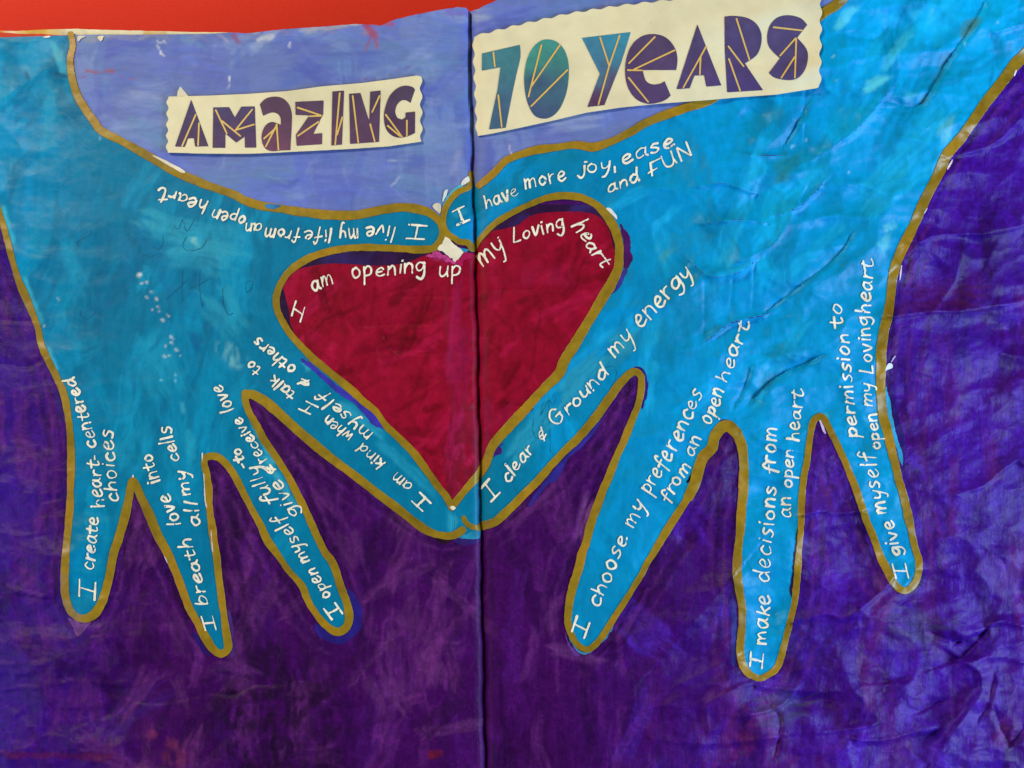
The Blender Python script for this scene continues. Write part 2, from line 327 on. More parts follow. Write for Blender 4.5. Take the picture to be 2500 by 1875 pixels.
right_fingers = T('K',(-70,1372),(30,1338),(130,1250),(230,1150),(350,1030),(450,915),(560,800),(680,680),(800,540),(900,400),(980,290),(1060,205),(1115,180),(1155,220),(1155,320),(1130,440),(1080,570),(1020,720),(960,850),(910,980),(850,1120),(800,1260),(760,1380),(730,1500)) \
    + T('O',(700,0),(672,120),(642,210),(612,330),(595,440),(590,540),(620,640),(680,722),(748,745),(810,700),(870,620),(940,510),(1010,400),(1080,290),(1150,180),(1200,80),(1250,0)) \
    + T('K',(1310,1480),(1380,1365),(1450,1260),(1520,1145),(1570,1040),(1600,930),(1635,840),(1700,770),(1722,680),(1775,615),(1830,600),(1888,650),(1930,750),(1945,880),(1945,1050),(1930,1250),(1920,1400)) \
    + T('O',(1900,0),(1895,150),(1915,300),(1935,450),(1930,600),(1920,750)) + T('P',(42,870),(100,940),(170,968),(240,940),(308,880),(350,760),(380,640),(410,520),(440,400),(455,280),(465,150),(475,0)) \
    + T('L',(490,1400),(495,1200),(510,1020),(540,850),(560,700),(575,605),(600,548),(640,525),(668,545),(710,620),(760,720),(820,850),(870,970),(920,1100),(965,1230),(1000,1340),(1050,1450)) \
    + T('P',(1100,20),(1150,120),(1200,220),(1260,282),(1320,285),(1372,230),(1400,150),(1400,50)) \
    + T('L',(1370,1540),(1350,1440),(1320,1300),(1290,1170),(1250,1030),(1220,900),(1190,780),(1160,650),(1125,520),(1110,380),(1105,250),(1110,120)) \
    + T('H',(1110,1450),(1130,1300),(1170,1130),(1190,950),(1215,800),(1270,660),(1340,520),(1410,370),(1480,220),(1560,60)) \
    + T('D',(1620,1190),(1740,1050),(1850,890),(1950,750),(2060,610),(2150,490),(2220,425),(2300,330),(2480,120),(2620,-20))

page_top_left = [(-110, 93), (0, 91), (110, 88), (165, 86), (250, 84)] + T('A',(1000,268),(1300,265),(1600,262),(1780,250)) + T('B',(0,258),(300,225),(600,205),(850,185),(1050,195),(1150,150),(1300,115),(1500,75),(1640,55),(1700,62),(1727,95))
gut_pts = [(gutter_u(v), v) for v in range(40, 1940, 60)]
left_page = page_top_left + [(float(gutter_u(v)), v) for v in range(40, 1960, 60)] + [(1187, 1945), (-110, 1950)]
right_page = T('B',(1727,95),(1740,85),(1790,72),(1850,40),(1930,5)) + [(1260, -22), (1500, -70), (2000, -120), (2640, -150), (2640, 1960), (1187, 1950)] + [(float(gutter_u(v)), v) for v in range(1900, 40, -60)]

# ---------------------------------------------------------------- pigment canvases: brush work stroke by stroke, plus window sheen painted as colour
WU = RG.U + 16*vnoise(RG.U, RG.V, 70, 301, 2); WV = RG.V + 16*vnoise(RG.U, RG.V, 70, 302, 2)
WS = RG.U + 5*vnoise(RG.U, RG.V, 14, 303, 2); WT = RG.V + 5*vnoise(RG.U, RG.V, 14, 304, 2)
R90 = math.pi/2
def canvas(base): return np.tile(lin(base), (RG.ny, RG.nx, 1)).astype(float)
def dab(C, a, b, w, colour, alpha=.5, soft=.5, dry=0.0, seed=1):
    win = RG.window(a, b, w*2.3+24)
    if win is None: return
    L = math.hypot(b[0]-a[0], b[1]-a[1]) + 1e-6
    U, V = (WU[win], WV[win]) if w >= 18 else (WS[win], WT[win])
    if L < 2*w or not dry:
        dx = b[0]-a[0]; dy = b[1]-a[1]; t = np.clip(((U-a[0])*dx+(V-a[1])*dy)/(L*L), 0, 1)
        d = np.hypot(U-a[0]-t*dx, V-a[1]-t*dy); k = np.clip((w-d)/(w*soft), 0, 1); k = k*k*(3-2*k); along = across = d
        if dry: k = k*np.clip(.35 + 1.7*vnoise(U*1.0, V*.5, 13, seed+3, 3), 0, 1)
    else:
        nx, ny = -(b[1]-a[1])/L, (b[0]-a[0])/L
        across = (U-a[0])*nx + (V-a[1])*ny; along = (U-a[0])*ny - (V-a[1])*nx
        k = np.clip((w*(1+.25*vnoise(along, across*0, 60, seed+20, 2))-np.abs(across))/(w*soft+2), 0, 1)
        e = w*1.1*vnoise(across, across*0, 9, seed+9, 2)
        k = k*np.clip((L/2+e-np.abs(along-L/2))/(10+w*.5), 0, 1); k = k*k*(3-2*k)
    if dry:
        k = k*np.clip(.8 + dry*1.9*vnoise(across, along*.06, 7, seed, 2), 0, 1)
    k = (k*alpha)[..., None]; C[win] = C[win]*(1-k) + lin(colour)*k
def brushwork(C, n, box, ang, spread, length, width, palette, alpha, seed, dry=.5, soft=.25):
    r = np.random.default_rng(seed)
    for i in range(n):
        x = r.uniform(box[0], box[2]); y = r.uniform(box[1], box[3]); a = ang + r.normal(0, spread); l = r.uniform(*length)/2
        dab(C, (x-l*math.cos(a), y-l*math.sin(a)), (x+l*math.cos(a), y+l*math.sin(a)), r.uniform(*width), palette[r.integers(len(palette))], r.uniform(*alpha), soft, dry, int(r.integers(1, 9)))
CP = canvas('#3c0450')
for _x in (0,):
    _k = np.clip((RG.U-1350)/900, 0, 1)[..., None]*.85; CP[:] = CP*(1-_k) + lin('#3c0f92')*_k  # window sheen painted into the purple, bluer towards the right edge
    _k = np.clip((330-RG.U)/330, 0, 1)[..., None]*.7; CP[:] = CP*(1-_k) + lin('#34108c')*_k                                   # purple ground of both pages, left-edge sheen painted in as blue-violet
brushwork(CP, 620, (-100, 600, 2640, 1950), R90, .25, (80, 330), (8, 30), ['#260238', '#4a0c66', '#642474', '#1e0230', '#360660', '#4e1270', '#581a6c', '#2c0344'], (.25, .6), 1)
brushwork(CP, 120, (1500, 500, 2640, 1950), R90, .6, (60, 260), (16, 60), ['#40109c', '#4e1cb0', '#2c0768', '#5228b4', '#34208c', '#4c126c', '#280658'], (.15, .5), 2)  # violet-blue strokes, with the right page's sheen painted into their colours
brushwork(CP, 40, (-100, 600, 330, 1950), 0.05, .5, (80, 260), (16, 60), ['#381080', '#2b0b52', '#431a8a'], (.15, .4), 3)
brushwork(CP, 90, (260, 1200, 1150, 1950), R90+.3, .6, (60, 240), (10, 34), ['#6a2a70', '#5d2a64', '#290636', '#310a3c'], (.25, .6), 4)
for t, a, b, w, c, al in [('N',(150,1000),(120,1500),130,'#20062c',.75),('N',(350,1000),(500,1500),120,'#25082f',.7),('M',(1850,1250),(1950,1560),90,'#1d0528',.75),
    ('N',(60,560),(200,820),60,'#2b0a3c',.6),('I',(1760,1100),(1830,1560),34,'#2a0838',.8),('N',(1000,900),(1150,1250),60,'#5f2a68',.6),('N',(1000,600),(1300,660),60,'#5c2665',.5),
    ('M',(1700,880),(1980,960),40,'#5a2565',.55),('M',(1250,1440),(1380,1560),45,'#74294f',.6),('N',(1440,1560),(1490,1550),14,'#6a1420',.8),('O',(420,740),(900,820),22,'#70387a',.5),
    ('O',(520,300),(460,640),18,'#6b3074',.5),('K',(800,1150),(700,1560),34,'#8a4a96',.55),('K',(120,1400),(500,1100),26,'#6e3078',.45),('P',(150,1200),(600,1180),60,'#3d3f66',.6),
    ('P',(1200,500),(1600,600),60,'#3c3a60',.55),('P',(0,1500),(60,1250),50,'#6d1f5a',.5),('P',(2060,0),(2120,300),34,'#6a4aa8',.6),('H',(1250,1000),(1900,1050),60,'#4a1448',.55),
    ('H',(1350,420),(1330,900),20,'#6a245e',.5),('M',(0,1560),(900,1575),12,'#6a1030',.55)]:
    a, b = T(t, a, b); dab(CP, a, b, w, c, al*1.1, .5, .2, 3)
for a_, b_, w_, al_ in (((716, 1700), (765, 1860), 120, .6), ((560, 1740), (600, 1900), 110, .55), ((500, 1720), (640, 1690), 26, .5), ((30, 1560), (330, 1700), 30, .3), ((540, 1260), (600, 1330), 26, .7), ((1290, 1700), (1300, 1900), 60, .35), ((560, 1450), (700, 1690), 40, .35)): dab(CP, a_, b_, w_, '#1c0226', al_, .22, .12, 4)
def hug(C, line, bands, seed):
    P = smooth(line, n=3); r = np.random.default_rng(seed)
    for off, w, c, al in bands:
        for i in range(0, len(P)-6, 4):
            if r.random() < .25: continue
            a, b = np.array(P[i]), np.array(P[i+6]); d = b-a; L = np.hypot(*d)
            if L < 4: continue
            nn = np.array([-d[1], d[0]])/L*(off+r.uniform(-5, 5))
            dab(C, tuple(a+nn), tuple(b+nn), w*r.uniform(.7, 1.2), c, al*r.uniform(.5, 1), .6, .5, int(r.integers(1, 9)))
for ln, sg in ((index_left_low, -1), (left_fingers, -1), (right_fingers, 1)):
    for g_ in (1, -1): hug(CP, ln, [(g_*22, 9, '#20032a', .8), (g_*36, 8, '#5c2468', .6), (g_*52, 9, '#28053a', .6), (g_*68, 10, '#5a2268', .45)], 31+g_)
CB = canvas('#6676ae')                                   # periwinkle blue
brushwork(CB, 240, (150, -40, 2050, 520), -.12, .35, (60, 280), (10, 36), ['#566ab2', '#8096c4', '#5e7cb2', '#505cae', '#94a2c4', '#6676c6', '#6488b2'], (.35, .8), 5)
brushwork(CB, 40, (230, 78, 700, 96), 0, .3, (12, 60), (3, 8), ['#b9b39a', '#a8a6b0', '#8a5a80', '#9098a0'], (.3, .7), 6, soft=.9)
brushwork(CB, 30, (600, 68, 900, 84), -.15, .2, (12, 50), (3, 7), ['#b9ae84', '#8a7a70', '#a04a58'], (.3, .7), 16, soft=.9)
brushwork(CB, 60, (200, 90, 1130, 500), .3, .8, (20, 90), (3, 10), ['#93a3cc', '#8899cc'], (.15, .35), 7, dry=.9)
brushwork(CB, 22, (200, 60, 1800, 480), R90, .15, (120, 260), (36, 70), ['#5864b0', '#7f92c2', '#6284b2', '#5a68bc'], (.35, .6), 17, dry=.15, soft=.12)
for t, a, b, w, c, al in [('A',(1400,340),(1700,560),60,'#5660ae',.5),('A',(1850,420),(1850,650),40,'#5a70b8',.5),('B',(250,420),(720,330),40,'#5862b2',.55),('B',(760,420),(780,620),30,'#6a92bc',.6),
    ('B',(860,480),(1500,460),60,'#6480b2',.6),('B',(1250,200),(1660,260),60,'#6577c2',.6),('B',(1580,500),(1560,900),28,'#5f74bc',.5),('A',(640,400),(700,900),28,'#7a90c4',.5),('A',(700,900),(1200,1150),22,'#7d90c2',.5),
    ('B',(930,190),(980,250),16,'#a03a50',.8),('B',(1010,180),(1130,180),9,'#b04050',.7),('B',(1000,270),(1020,370),7,'#a34a60',.8),('B',(970,260),(935,380),6,'#94506c',.75),
    ('A',(670,545),(760,560),7,'#96505c',.9),('A',(810,548),(870,556),6,'#96505c',.85),('A',(600,592),(650,594),4,'#8a5070',.7),('A',(910,592),(1075,610),4,'#8a5076',.75),
    ('B',(885,605),(930,605),4,'#774a70',.8),('B',(960,562),(960,562),5,'#774a70',.8),('B',(995,604),(995,604),5,'#774a70',.8),('B',(1113,588),(1113,588),6,'#774a70',.8),
    ('B',(1165,545),(1270,520),4,'#774a70',.7),('A',(1800,270),(1840,320),11,'#8a4a70',.7),('A',(650,300),(760,300),12,'#8b9090',.6),('A',(860,290),(1300,280),7,'#84809a',.5),
    ('B',(100,300),(200,280),8,'#c9c8c8',.6),('B',(340,330),(345,365),4,'#e0dcd2',.9),('A',(1220,350),(1255,435),3.5,'#e6e2dc',.9),('A',(1780,590),(1768,690),3,'#dcdce0',.9),('A',(1225,325),(1275,325),5,'#d9d5c0',.8),
    ('B',(420,240),(780,200),6,'#b9b08c',.6),('B',(780,190),(880,190),5,'#cfc7a4',.7),('B',(1550,90),(1550,95),4,'#e8e4dc',.9),('B',(1560,90),(1700,110),14,'#6a58b4',.6),
    ('B',(1100,1230),(1180,1240),4,'#aab0c4',.7),('B',(1130,1440),(1190,1360),5,'#b4b8c8',.6),('B',(1640,1180),(1600,1330),14,'#8f95bd',.55),('B',(2035,1120),(2045,1190),4,'#dfd9cc',.85),
    ('C',(735,870),(1400,830),38,'#6278d0',.5),('C',(0,1130),(700,1050),30,'#666cae',.5),('C',(150,60),(560,60),60,'#5f76ba',.5),('F',(1750,40),(1760,-60),7,'#5c3a88',.6)]:
    a, b = T(t, a, b); dab(CB, a, b, w*.62 if w < 6 else w, c, al, *((.9, 0) if w < 18 else (.35, .3)), 4)
CT = canvas('#007496')
_k = np.clip((RG.U-1250)/450, 0, 1)[..., None]; CT[:] = CT*(1-_k) + lin('#0090c6')*_k  # right-hand teal painted brighter and bluer in place of window light
_k = np.clip((RG.U-1900)/300, 0, 1)[..., None]*np.clip((500-RG.V)/500, 0, 1)[..., None]; CT[:] = CT*(1-_k) + lin('#00a8e4')*_k  # sheen at the upper right painted as cyan
_k = np.clip((260-RG.U)/260, 0, 1)[..., None]*.8; CT[:] = CT*(1-_k) + lin('#0092c8')*_k                                   # teal of the hands, left-edge sheen painted in as brighter blue
brushwork(CT, 150, (-100, 80, 720, 1500), R90+.25, .35, (90, 340), (12, 46), ['#00688a', '#008cb2', '#00789e', '#0c96ba', '#006286'], (.35, .75), 8)
brushwork(CT, 170, (1150, -80, 2640, 1000), R90+.55, .35, (90, 340), (12, 44), ['#0092cc', '#00a8e4', '#007cac', '#009cd8', '#1cb4e4', '#0078a0', '#0090cc', '#006e98'], (.25, .65), 9)  # bright strokes hold painted window sheen as well as brush variation
brushwork(CT, 90, (1300, 1000, 2300, 1700), R90, .3, (90, 300), (10, 30), ['#0098d0', '#00a4de', '#008cc0'], (.25, .55), 10)  # right-hand fingers, window light put into the stroke colours
for t, a, b, w, c, al in [('E',(1050,420),(1900,680),44,'#2f9db4',.55),('E',(1250,640),(1800,780),50,'#2c98b0',.55),('E',(1450,560),(1550,600),16,'#79bcb8',.8),('E',(1600,1000),(1900,1350),50,'#2795ae',.5),
    ('E',(1740,1450),(1850,1500),26,'#6db2b8',.65),('E',(1000,420),(1500,1100),30,'#04719a',.6),('E',(1480,1280),(1560,1500),20,'#04648f',.7),('E',(820,480),(1050,820),22,'#05759c',.6),
    ('E',(450,560),(700,1040),30,'#1090b4',.5),('E',(700,1150),(1000,1560),90,'#067294',.6),('E',(1100,1560),(1300,1300),50,'#118eae',.6),('I',(1150,0),(1350,420),55,'#148faf',.6),
    ('A',(400,300),(520,600),14,'#3aa4ba',.7),('A',(200,560),(210,600),7,'#035a80',.8),('A',(440,572),(505,590),6,'#034f74',.85),('E',(1330,520),(1340,530),10,'#5fb3be',.7),
    ('I',(1380,400),(1440,520),10,'#3da3b8',.6),('I',(1450,600),(1500,900),16,'#2299b4',.5),('I',(380,0),(430,160),8,'#46b4cc',.6),('E',(10,300),(120,650),9,'#35b6d0',.6),('E',(180,850),(330,1250),9,'#3cb0c8',.55),  # pale left-edge bands: paint streaks, partly painted sky sheen
    ('J',(430,80),(520,180),14,'#3aa6bd',.6),('J',(700,400),(1100,700),16,'#2ba0bb',.55),('J',(1000,700),(1500,1150),16,'#2196b2',.5),('I',(1930,540),(2150,900),12,'#4cb4c4',.7),('J',(130,800),(400,1250),10,'#3aa9be',.6),
    ('J',(1600,1250),(1640,1420),24,'#2b9fbc',.6),('F',(1560,400),(1740,350),14,'#1f8fae',.6),('K',(100,900),(520,420),34,'#2795b0',.65),('K',(520,420),(900,60),30,'#2a97b2',.65),('G',(900,1500),(1050,1280),30,'#2a9ab4',.6),
    ('D',(740,240),(920,20),16,'#4cc4dc',.75),('D',(1100,560),(1350,220),16,'#38b6d2',.6),('D',(950,720),(1180,560),17,'#52c4d2',.75),('D',(1700,310),(1860,110),17,'#3d8794',.8),('D',(1500,670),(1640,370),16,'#1a7fa6',.75),
    ('D',(1390,810),(1480,720),14,'#2f7f98',.7),('D',(1260,780),(1380,690),17,'#3cb4d0',.6),('D',(1560,1130),(1640,880),20,'#58b6c0',.6),('D',(250,1440),(480,1130),26,'#1d7f8c',.65),('D',(1320,200),(1400,60),18,'#2cb4d8',.6),
    ('D',(540,1350),(700,1250),40,'#14a6d0',.5),('H',(1100,720),(1150,520),17,'#4cbad2',.7),('H',(1150,500),(1200,470),12,'#5fc2d4',.7),('H',(250,150),(380,60),24,'#22838f',.6),('G',(1270,740),(1400,620),24,'#3a9aa8',.55),
    ('G',(1400,900),(1450,1560),50,'#0a7fa4',.6),('G',(1750,950),(1740,1250),50,'#0a7c9e',.55),('L',(680,480),(700,560),12,'#44bcdc',.7),('C',(0,1560),(200,1480),22,'#2490a8',.55),('C',(300,1250),(700,1200),30,'#087a98',.5),
    ('E',(1080,850),(1090,860),3,'#dfe4de',.95)]:
    a, b = T(t, a, b); dab(CT, a, b, w, c, min(al*1.25, .92), *((.9, 0) if w < 9 else (.4, .45)), 5)
for t, a, b, w, c, al in [('G',(1350,750),(1650,1300),52,'#007aa2',.6),('G',(1600,300),(1900,650),56,'#007ca8',.55),('G',(1150,480),(1300,900),34,'#0086b0',.5),('L',(200,60),(560,10),36,'#007a9c',.6),('D',(20,900),(420,1300),46,'#0080aa',.55),
    ('H',(180,640),(430,160),42,'#12b8ea',.5),('H',(200,1000),(240,700),36,'#0cb0e6',.5),('D',(700,1150),(1000,760),50,'#08b0ea',.5),('D',(1350,300),(1750,-40),50,'#0cbcee',.5),('D',(420,1560),(640,1280),26,'#10b8e8',.5),
    ('L',(160,300),(330,160),30,'#00789c',.6),('H',(900,950),(1150,900),26,'#0082a0',.6),('D',(150,700),(350,1050),40,'#007898',.5),('K',(1300,100),(1620,60),40,'#0080a8',.5),('K',(1650,260),(1900,300),34,'#0098d8',.5)]:
    a, b = T(t, a, b); dab(CT, a, b, w, c, al, .4, .25, 6)
for x, y, s in [(1065,853,4),(1118,908,4),(1080,915,3),(1160,988,2.5),(1122,1027,4),(1195,1035,4),(1215,1095,3),(1225,1125,3),(1165,1120,2),(1285,1160,3),(1240,1192,3),(1310,1335,5),(1315,1380,5),(1262,1388,4),(1350,1430,5),(1258,1478,4),(1300,1475,3),(1378,1480,2),(440,1035,3),(340,1245,2)]:
    (a,) = T('E', (x, y)); dab(CT, a, (a[0]+s*1.2, a[1]+s*.8), 2.0+s*.35, '#d8d4cc', .75, .9, 0, 1)
for t, x, y in [('D',740,442),('D',757,624),('D',2000,180),('D',530,1080),('D',1480,1000),('D',1745,348),('I',1355,255),('I',1350,210),('I',1240,245),('A',762,1068),('D',430,1140),('H',850,70)]:
    (a,) = T(t, (x, y)); dab(CT, a, (a[0]+2, a[1]-3), 3.0, '#a8e0ec', .6, .9, 0, 1)
CH = canvas('#8e0526')                                   # crimson of the heart
brushwork(CH, 420, (670, 600, 1520, 1260), -.75, .7, (40, 200), (4, 20), ['#6c0112', '#a00a30', '#800220', '#b01040', '#5c010e', '#900626'], (.35, .75), 11)
brushwork(CH, 40, (1090, 800, 1190, 1250), R90, .08, (90, 320), (4, 16), ['#a01850', '#6b0a20', '#8e1040', '#7c1a30'], (.35, .7), 12)
for t, a, b, w, c, al in [('J',(1660,800),(1740,840),20,'#c02460',.7),('J',(1640,480),(1600,640),20,'#a81c56',.6),('J',(1620,940),(1720,1000),16,'#7a0c24',.6),('J',(1600,1060),(1640,1120),20,'#b02050',.5),
    ('F',(1100,1390),(1110,1440),5,'#4a0512',.85),('J',(1100,0),(1110,10),6,'#3c0410',.8),('G',(200,720),(430,700),24,'#76061f',.6),('G',(300,860),(520,860),36,'#a01646',.5),('F',(1640,720),(1760,720),18,'#a81246',.7),
    ('F',(1400,720),(1560,740),12,'#b03272',.6),('K',(0,650),(200,420),30,'#9c1040',.5),('G',(850,400),(920,600),6,'#5e0a1c',.5)]:
    a, b = T(t, a, b); dab(CH, a, b, w, c, al, .5, .3, 6)
def sampler(C):
    def f(u, v):
        x = np.clip((u-RG.u0)/RG.g, 0, RG.nx-1.001); y = np.clip((v-RG.v0)/RG.g, 0, RG.ny-1.001)
        xi = x.astype(int); yi = y.astype(int); fx = (x-xi)[:, None]; fy = (y-yi)[:, None]
        return (C[yi, xi]*(1-fx) + C[yi, xi+1]*fx)*(1-fy) + (C[yi+1, xi]*(1-fx) + C[yi+1, xi+1]*fx)*fy
    return f
# worn, spattered upper edge of the left page
brushwork(CP, 10, (0, 80, 160, 95), 0, .1, (20, 60), (3, 6), ['#b04428', '#c8a040', '#d8cca0'], (.6, .9), 13)
def gold_c(u, v):
    n = vnoise(u, v, 90, 50, 3)[:, None]; m = vnoise(u, v, 14, 51, 2)[:, None]
    c = lin('#917413')*(1 + .38*n + .16*m) + np.clip(n-.15, 0, 1)*(lin('#9a6410')-lin('#917413'))
    return c

# ---------------------------------------------------------------- the setting and the journal
def tag(o, label=None, cat=None, group=None, kind=None):
    if label: o['label'] = label
    if cat: o['category'] = cat
    if group: o['group'] = group
    if kind: o['kind'] = kind
    return o
TABLE_Z = -17.0
tm = bpy.data.materials.new('red_surface'); tm.use_nodes = True; nt = tm.node_tree; pb = nt.nodes['Principled BSDF']
pb.inputs['Roughness'].default_value = .6; pb.inputs['Specular IOR Level'].default_value = .06
no = nt.nodes.new('ShaderNodeTexNoise'); no.inputs['Scale'].default_value = 1500; no.inputs['Detail'].default_value = 4
cr = nt.nodes.new('ShaderNodeValToRGB'); cr.color_ramp.elements[0].color = (*lin('#d62f1c'), 1); cr.color_ramp.elements[1].color = (*lin('#e23c28'), 1)
tcn = nt.nodes.new('ShaderNodeTexCoord'); nt.links.new(tcn.outputs['Object'], no.inputs['Vector']); nt.links.new(no.outputs[0], cr.inputs[0]); nt.links.new(cr.outputs[0], pb.inputs['Base Color'])
bp = nt.nodes.new('ShaderNodeBump'); bp.inputs['Strength'].default_value = .15; bp.inputs['Distance'].default_value = .0003; nt.links.new(no.outputs[0], bp.inputs['Height']); nt.links.new(bp.outputs[0], pb.inputs['Normal'])
me = bpy.data.meshes.new('table_surface')
zt = TABLE_Z*.001; me.from_pydata([(-.6, -.5, zt), (.6, -.5, zt), (.6, .5, zt), (-.6, .5, zt), (-.6, -.5, zt-.02), (.6, -.5, zt-.02), (.6, .5, zt-.02), (-.6, .5, zt-.02)], [],
    [(0, 1, 2, 3), (7, 6, 5, 4), (0, 4, 5, 1), (1, 5, 6, 2), (2, 6, 7, 3), (3, 7, 4, 0)]); me.materials.append(tm)
tag(bpy.data.objects.new('table_surface', me), kind='structure'); col.objects.link(bpy.data.objects['table_surface'])

journal = bpy.data.objects.new('open_journal', None); col.objects.link(journal)
tag(journal, 'open art journal painted with two teal hands holding a crimson heart on purple', 'journal')

def page_cols(C, poly_blue=None): return sampler(C)
pgL = layer('page', RG, sdf_poly(RG, left_page), 0, M_PURPLE, sampler(CP), journal, skirt=.25)
tag(pgL, 'left page, purple below, bluish sheen painted in at its creased outer edge')
pgR = layer('page', RG, sdf_poly(RG, right_page), 0, M_PURPLE, sampler(CP), journal, skirt=.25)
tag(pgR, 'right page, crinkled violet page with bluish sheen painted in')

# sheets under the top page: a cream and ochre strip shows along the upper left edge
def box_outline(pts, z0, z1, name, mat, colour, parent):
    n = len(pts); A = to_world(np.array([p[0] for p in pts]), np.array([p[1] for p in pts]), np.full(n, z1)); B = A.copy(); B[:, 2] = z0*.001
    me = bpy.data.meshes.new(name); me.from_pydata(np.concatenate([A, B]).tolist(), [], [list(range(n))[::-1], list(range(n, 2*n))] + [[i, (i+1) % n, n+(i+1) % n, n+i] for i in range(n)])
    at = me.color_attributes.new('pigment', 'FLOAT_COLOR', 'POINT'); at.data.foreach_set('color', np.tile(np.append(colour, 1), (2*n, 1)).astype(np.float32).ravel())
    me.materials.append(mat); o = bpy.data.objects.new(name, me); col.objects.link(o); o.parent = parent; return o
def sheet_c(u, v):
    n = vnoise(u, v, 40, 61, 3)[:, None]; c = np.tile(lin('#e2d9b4'), (len(u), 1))
    m1 = np.clip(1-np.abs(u-95)/70, 0, 1)[:, None]; m2 = (np.abs(u-378) < 28)[:, None]*.8
    k = np.clip(np.maximum(m1*2, m2)*(.8+.5*n), 0, 1); c = c*(1-k) + lin('#d2a648')*k
    k = np.clip((30-u)/30, 0, 1)[:, None]; return c*(1-k) + lin('#cf7a34')*k
SG = Grid(-120, 60, 640, 160, 3)
under = layer('lower_sheet', SG, sdf_poly(SG, T('A',(-380,250),(0,236),(100,240),(350,227),(570,222),(900,233),(1150,238),(1500,247),(1780,250),(1780,450),(-380,450))), -.7, M_SHEET, sheet_c, journal, skirt=.3, noise=.6)
tag(under, 'cream and ochre edge of the sheet beneath the left page')
under2 = layer('lower_sheet', SG, sdf_poly(SG, T('A',(-380,262),(0,250),(180,262),(330,262),(420,270),(700,272),(700,450),(-380,450))), -.4, M_SHEET, lambda u, v: np.tile(lin('#c23a1e'), (len(u), 1))*(1+.4*vnoise(u, v, 30, 5, 2)[:, None]), journal, skirt=.3, noise=.8)
tag(under2, 'red paint edge of a sheet just under the left page')
for k, (x0, x1) in enumerate([(-95, 1150), (1192, 2560)]):
    bl = box_outline([(x0, 120 if k == 0 else 60), (x1, 75 if k == 0 else 40), (x1, 1930), (x0, 1935)], -15.5, -14.2, 'page_block', M_SHEET, lin('#cfc39a'), journal)
box_outline([(-105, 112), (1150, 60), (2630, 30), (2630, 1945), (-105, 1950)], -16.9, -15.6, 'back_cover', M_SHEET, lin('#2a2030'), journal)

# blue ground
GF = Grid(-20, -180, 2220, 540, 2.5)
blue_poly = page_top_left[3:] + T('B',(1740,85),(1790,72),(1850,40),(1930,5)) + [(1260, -22), (1500, -70), (2120, -120)] + smooth(right_top)[::-1] + [(1150, 480), (1090, 540)] + smooth(left_top)[-40::-1]
blue = layer('blue_background', GF, sdf_poly(GF, blue_poly), .05, M_BLUE, sampler(CB), pgL, noise=.8)
tag(blue, 'periwinkle blue brushed paint above the two hands')

# hands
GH1 = Grid(-140, 60, 1260, 1640, 3)
thumb_fill = smooth(left_top); 
lh_poly = thumb_fill + smooth(heart_left)[1:] + T('J',(1600,1260),(1640,1360)) + smooth(index_left_low) + smooth(left_fingers) + [(-110, 440), (-110, 95), (165, 86)]
handL = layer('painted_hand', GH1, sdf_poly(GH1, lh_poly), .10, M_TEAL, sampler(CT), journal)
tag(handL, 'left teal hand with thumb pointing right and fingers down')
GH2 = Grid(1040, -180, 2680, 1720, 3)
rh_poly = smooth(right_top)[::-1] + T('B',(1760,1440),(1750,1400)) + smooth(right_thumb_tip) + smooth(heart_right) + T('J',(1600,1240),(1590,1330),(1600,1440),(1640,1465),(1800,1450),(1815,1400)) + smooth(right_fingers) + [(2640, -150), (2200, -130)]
S2 = np.minimum(sdf_poly(GH2, rh_poly), sdf_poly(GH2, right_page))
S2 = np.maximum(sdf_poly(GH2, rh_poly), np.minimum(sdf_poly(GH2, right_page), sdf_poly(GH2, left_page)))
S2 = np.where(np.abs(GH2.U - gutter_u(GH2.V)) < 12, sdf_poly(GH2, rh_poly), S2)
handR = layer('painted_hand', GH2, S2, .10, M_TEAL, sampler(CT), journal)
tag(handR, 'right teal hand, crinkled and brightened by painted-in sheen, fingers pointing down')

# heart
GE = Grid(640, 500, 1560, 1290, 2.5)
full_heart = smooth(heart_left)[::-1] + T('F',(1470,650),(1530,700),(1620,745),(1700,650),(1770,650)) + smooth(heart_right)
heart = bpy.data.objects.new('painted_heart', None); col.objects.link(heart); heart.parent = journal
tag(heart, 'crimson heart held between the two hands')
band = layer('dark_band', GE, sdf_poly(GE, full_heart), .07, M_MARK, lambda u, v: lin('#2a0c38')*(1+.35*vnoise(u, v, 50, 71, 3)[:, None]) + np.clip(vnoise(u, v, 80, 72, 2)-.25, 0, 1)[:, None]*lin('#2a3a90'), heart)
tag(band, 'dark purple rim inside the gold outline of the heart')
crim_poly = smooth(T('F',(440,800),(640,770),(830,775),(1000,785),(1200,770),(1350,720),(1430,690),(1500,700),(1560,720),(1625,762))) + smooth(T('F',(1640,745),(1680,682),(1735,690),(1770,685),(1800,640),(1840,580),(1900,522),(1990,500),(2100,470)) +
    T('G',(300,402),(430,376),(600,368),(750,378),(850,425),(910,520),(940,640),(975,760))) + T('G',(965,820),(915,940),(830,1080),(740,1230),(640,1400),(560,1520)) + T('K',(520,195),(420,295),(300,425),(150,590),(20,735)) + T('J',(1850,885),(1790,985),(1690,1100),(1610,1200),(1588,1225)) + \
    smooth(heart_left)[::-1][:90] + T('F',(345,1235),(330,1120),(300,1000),(290,960),(320,880),(380,825))
ch = layer('crimson_fill', GE, sdf_poly(GE, crim_poly), .14, M_CRIM, sampler(CH), heart, noise=.8)

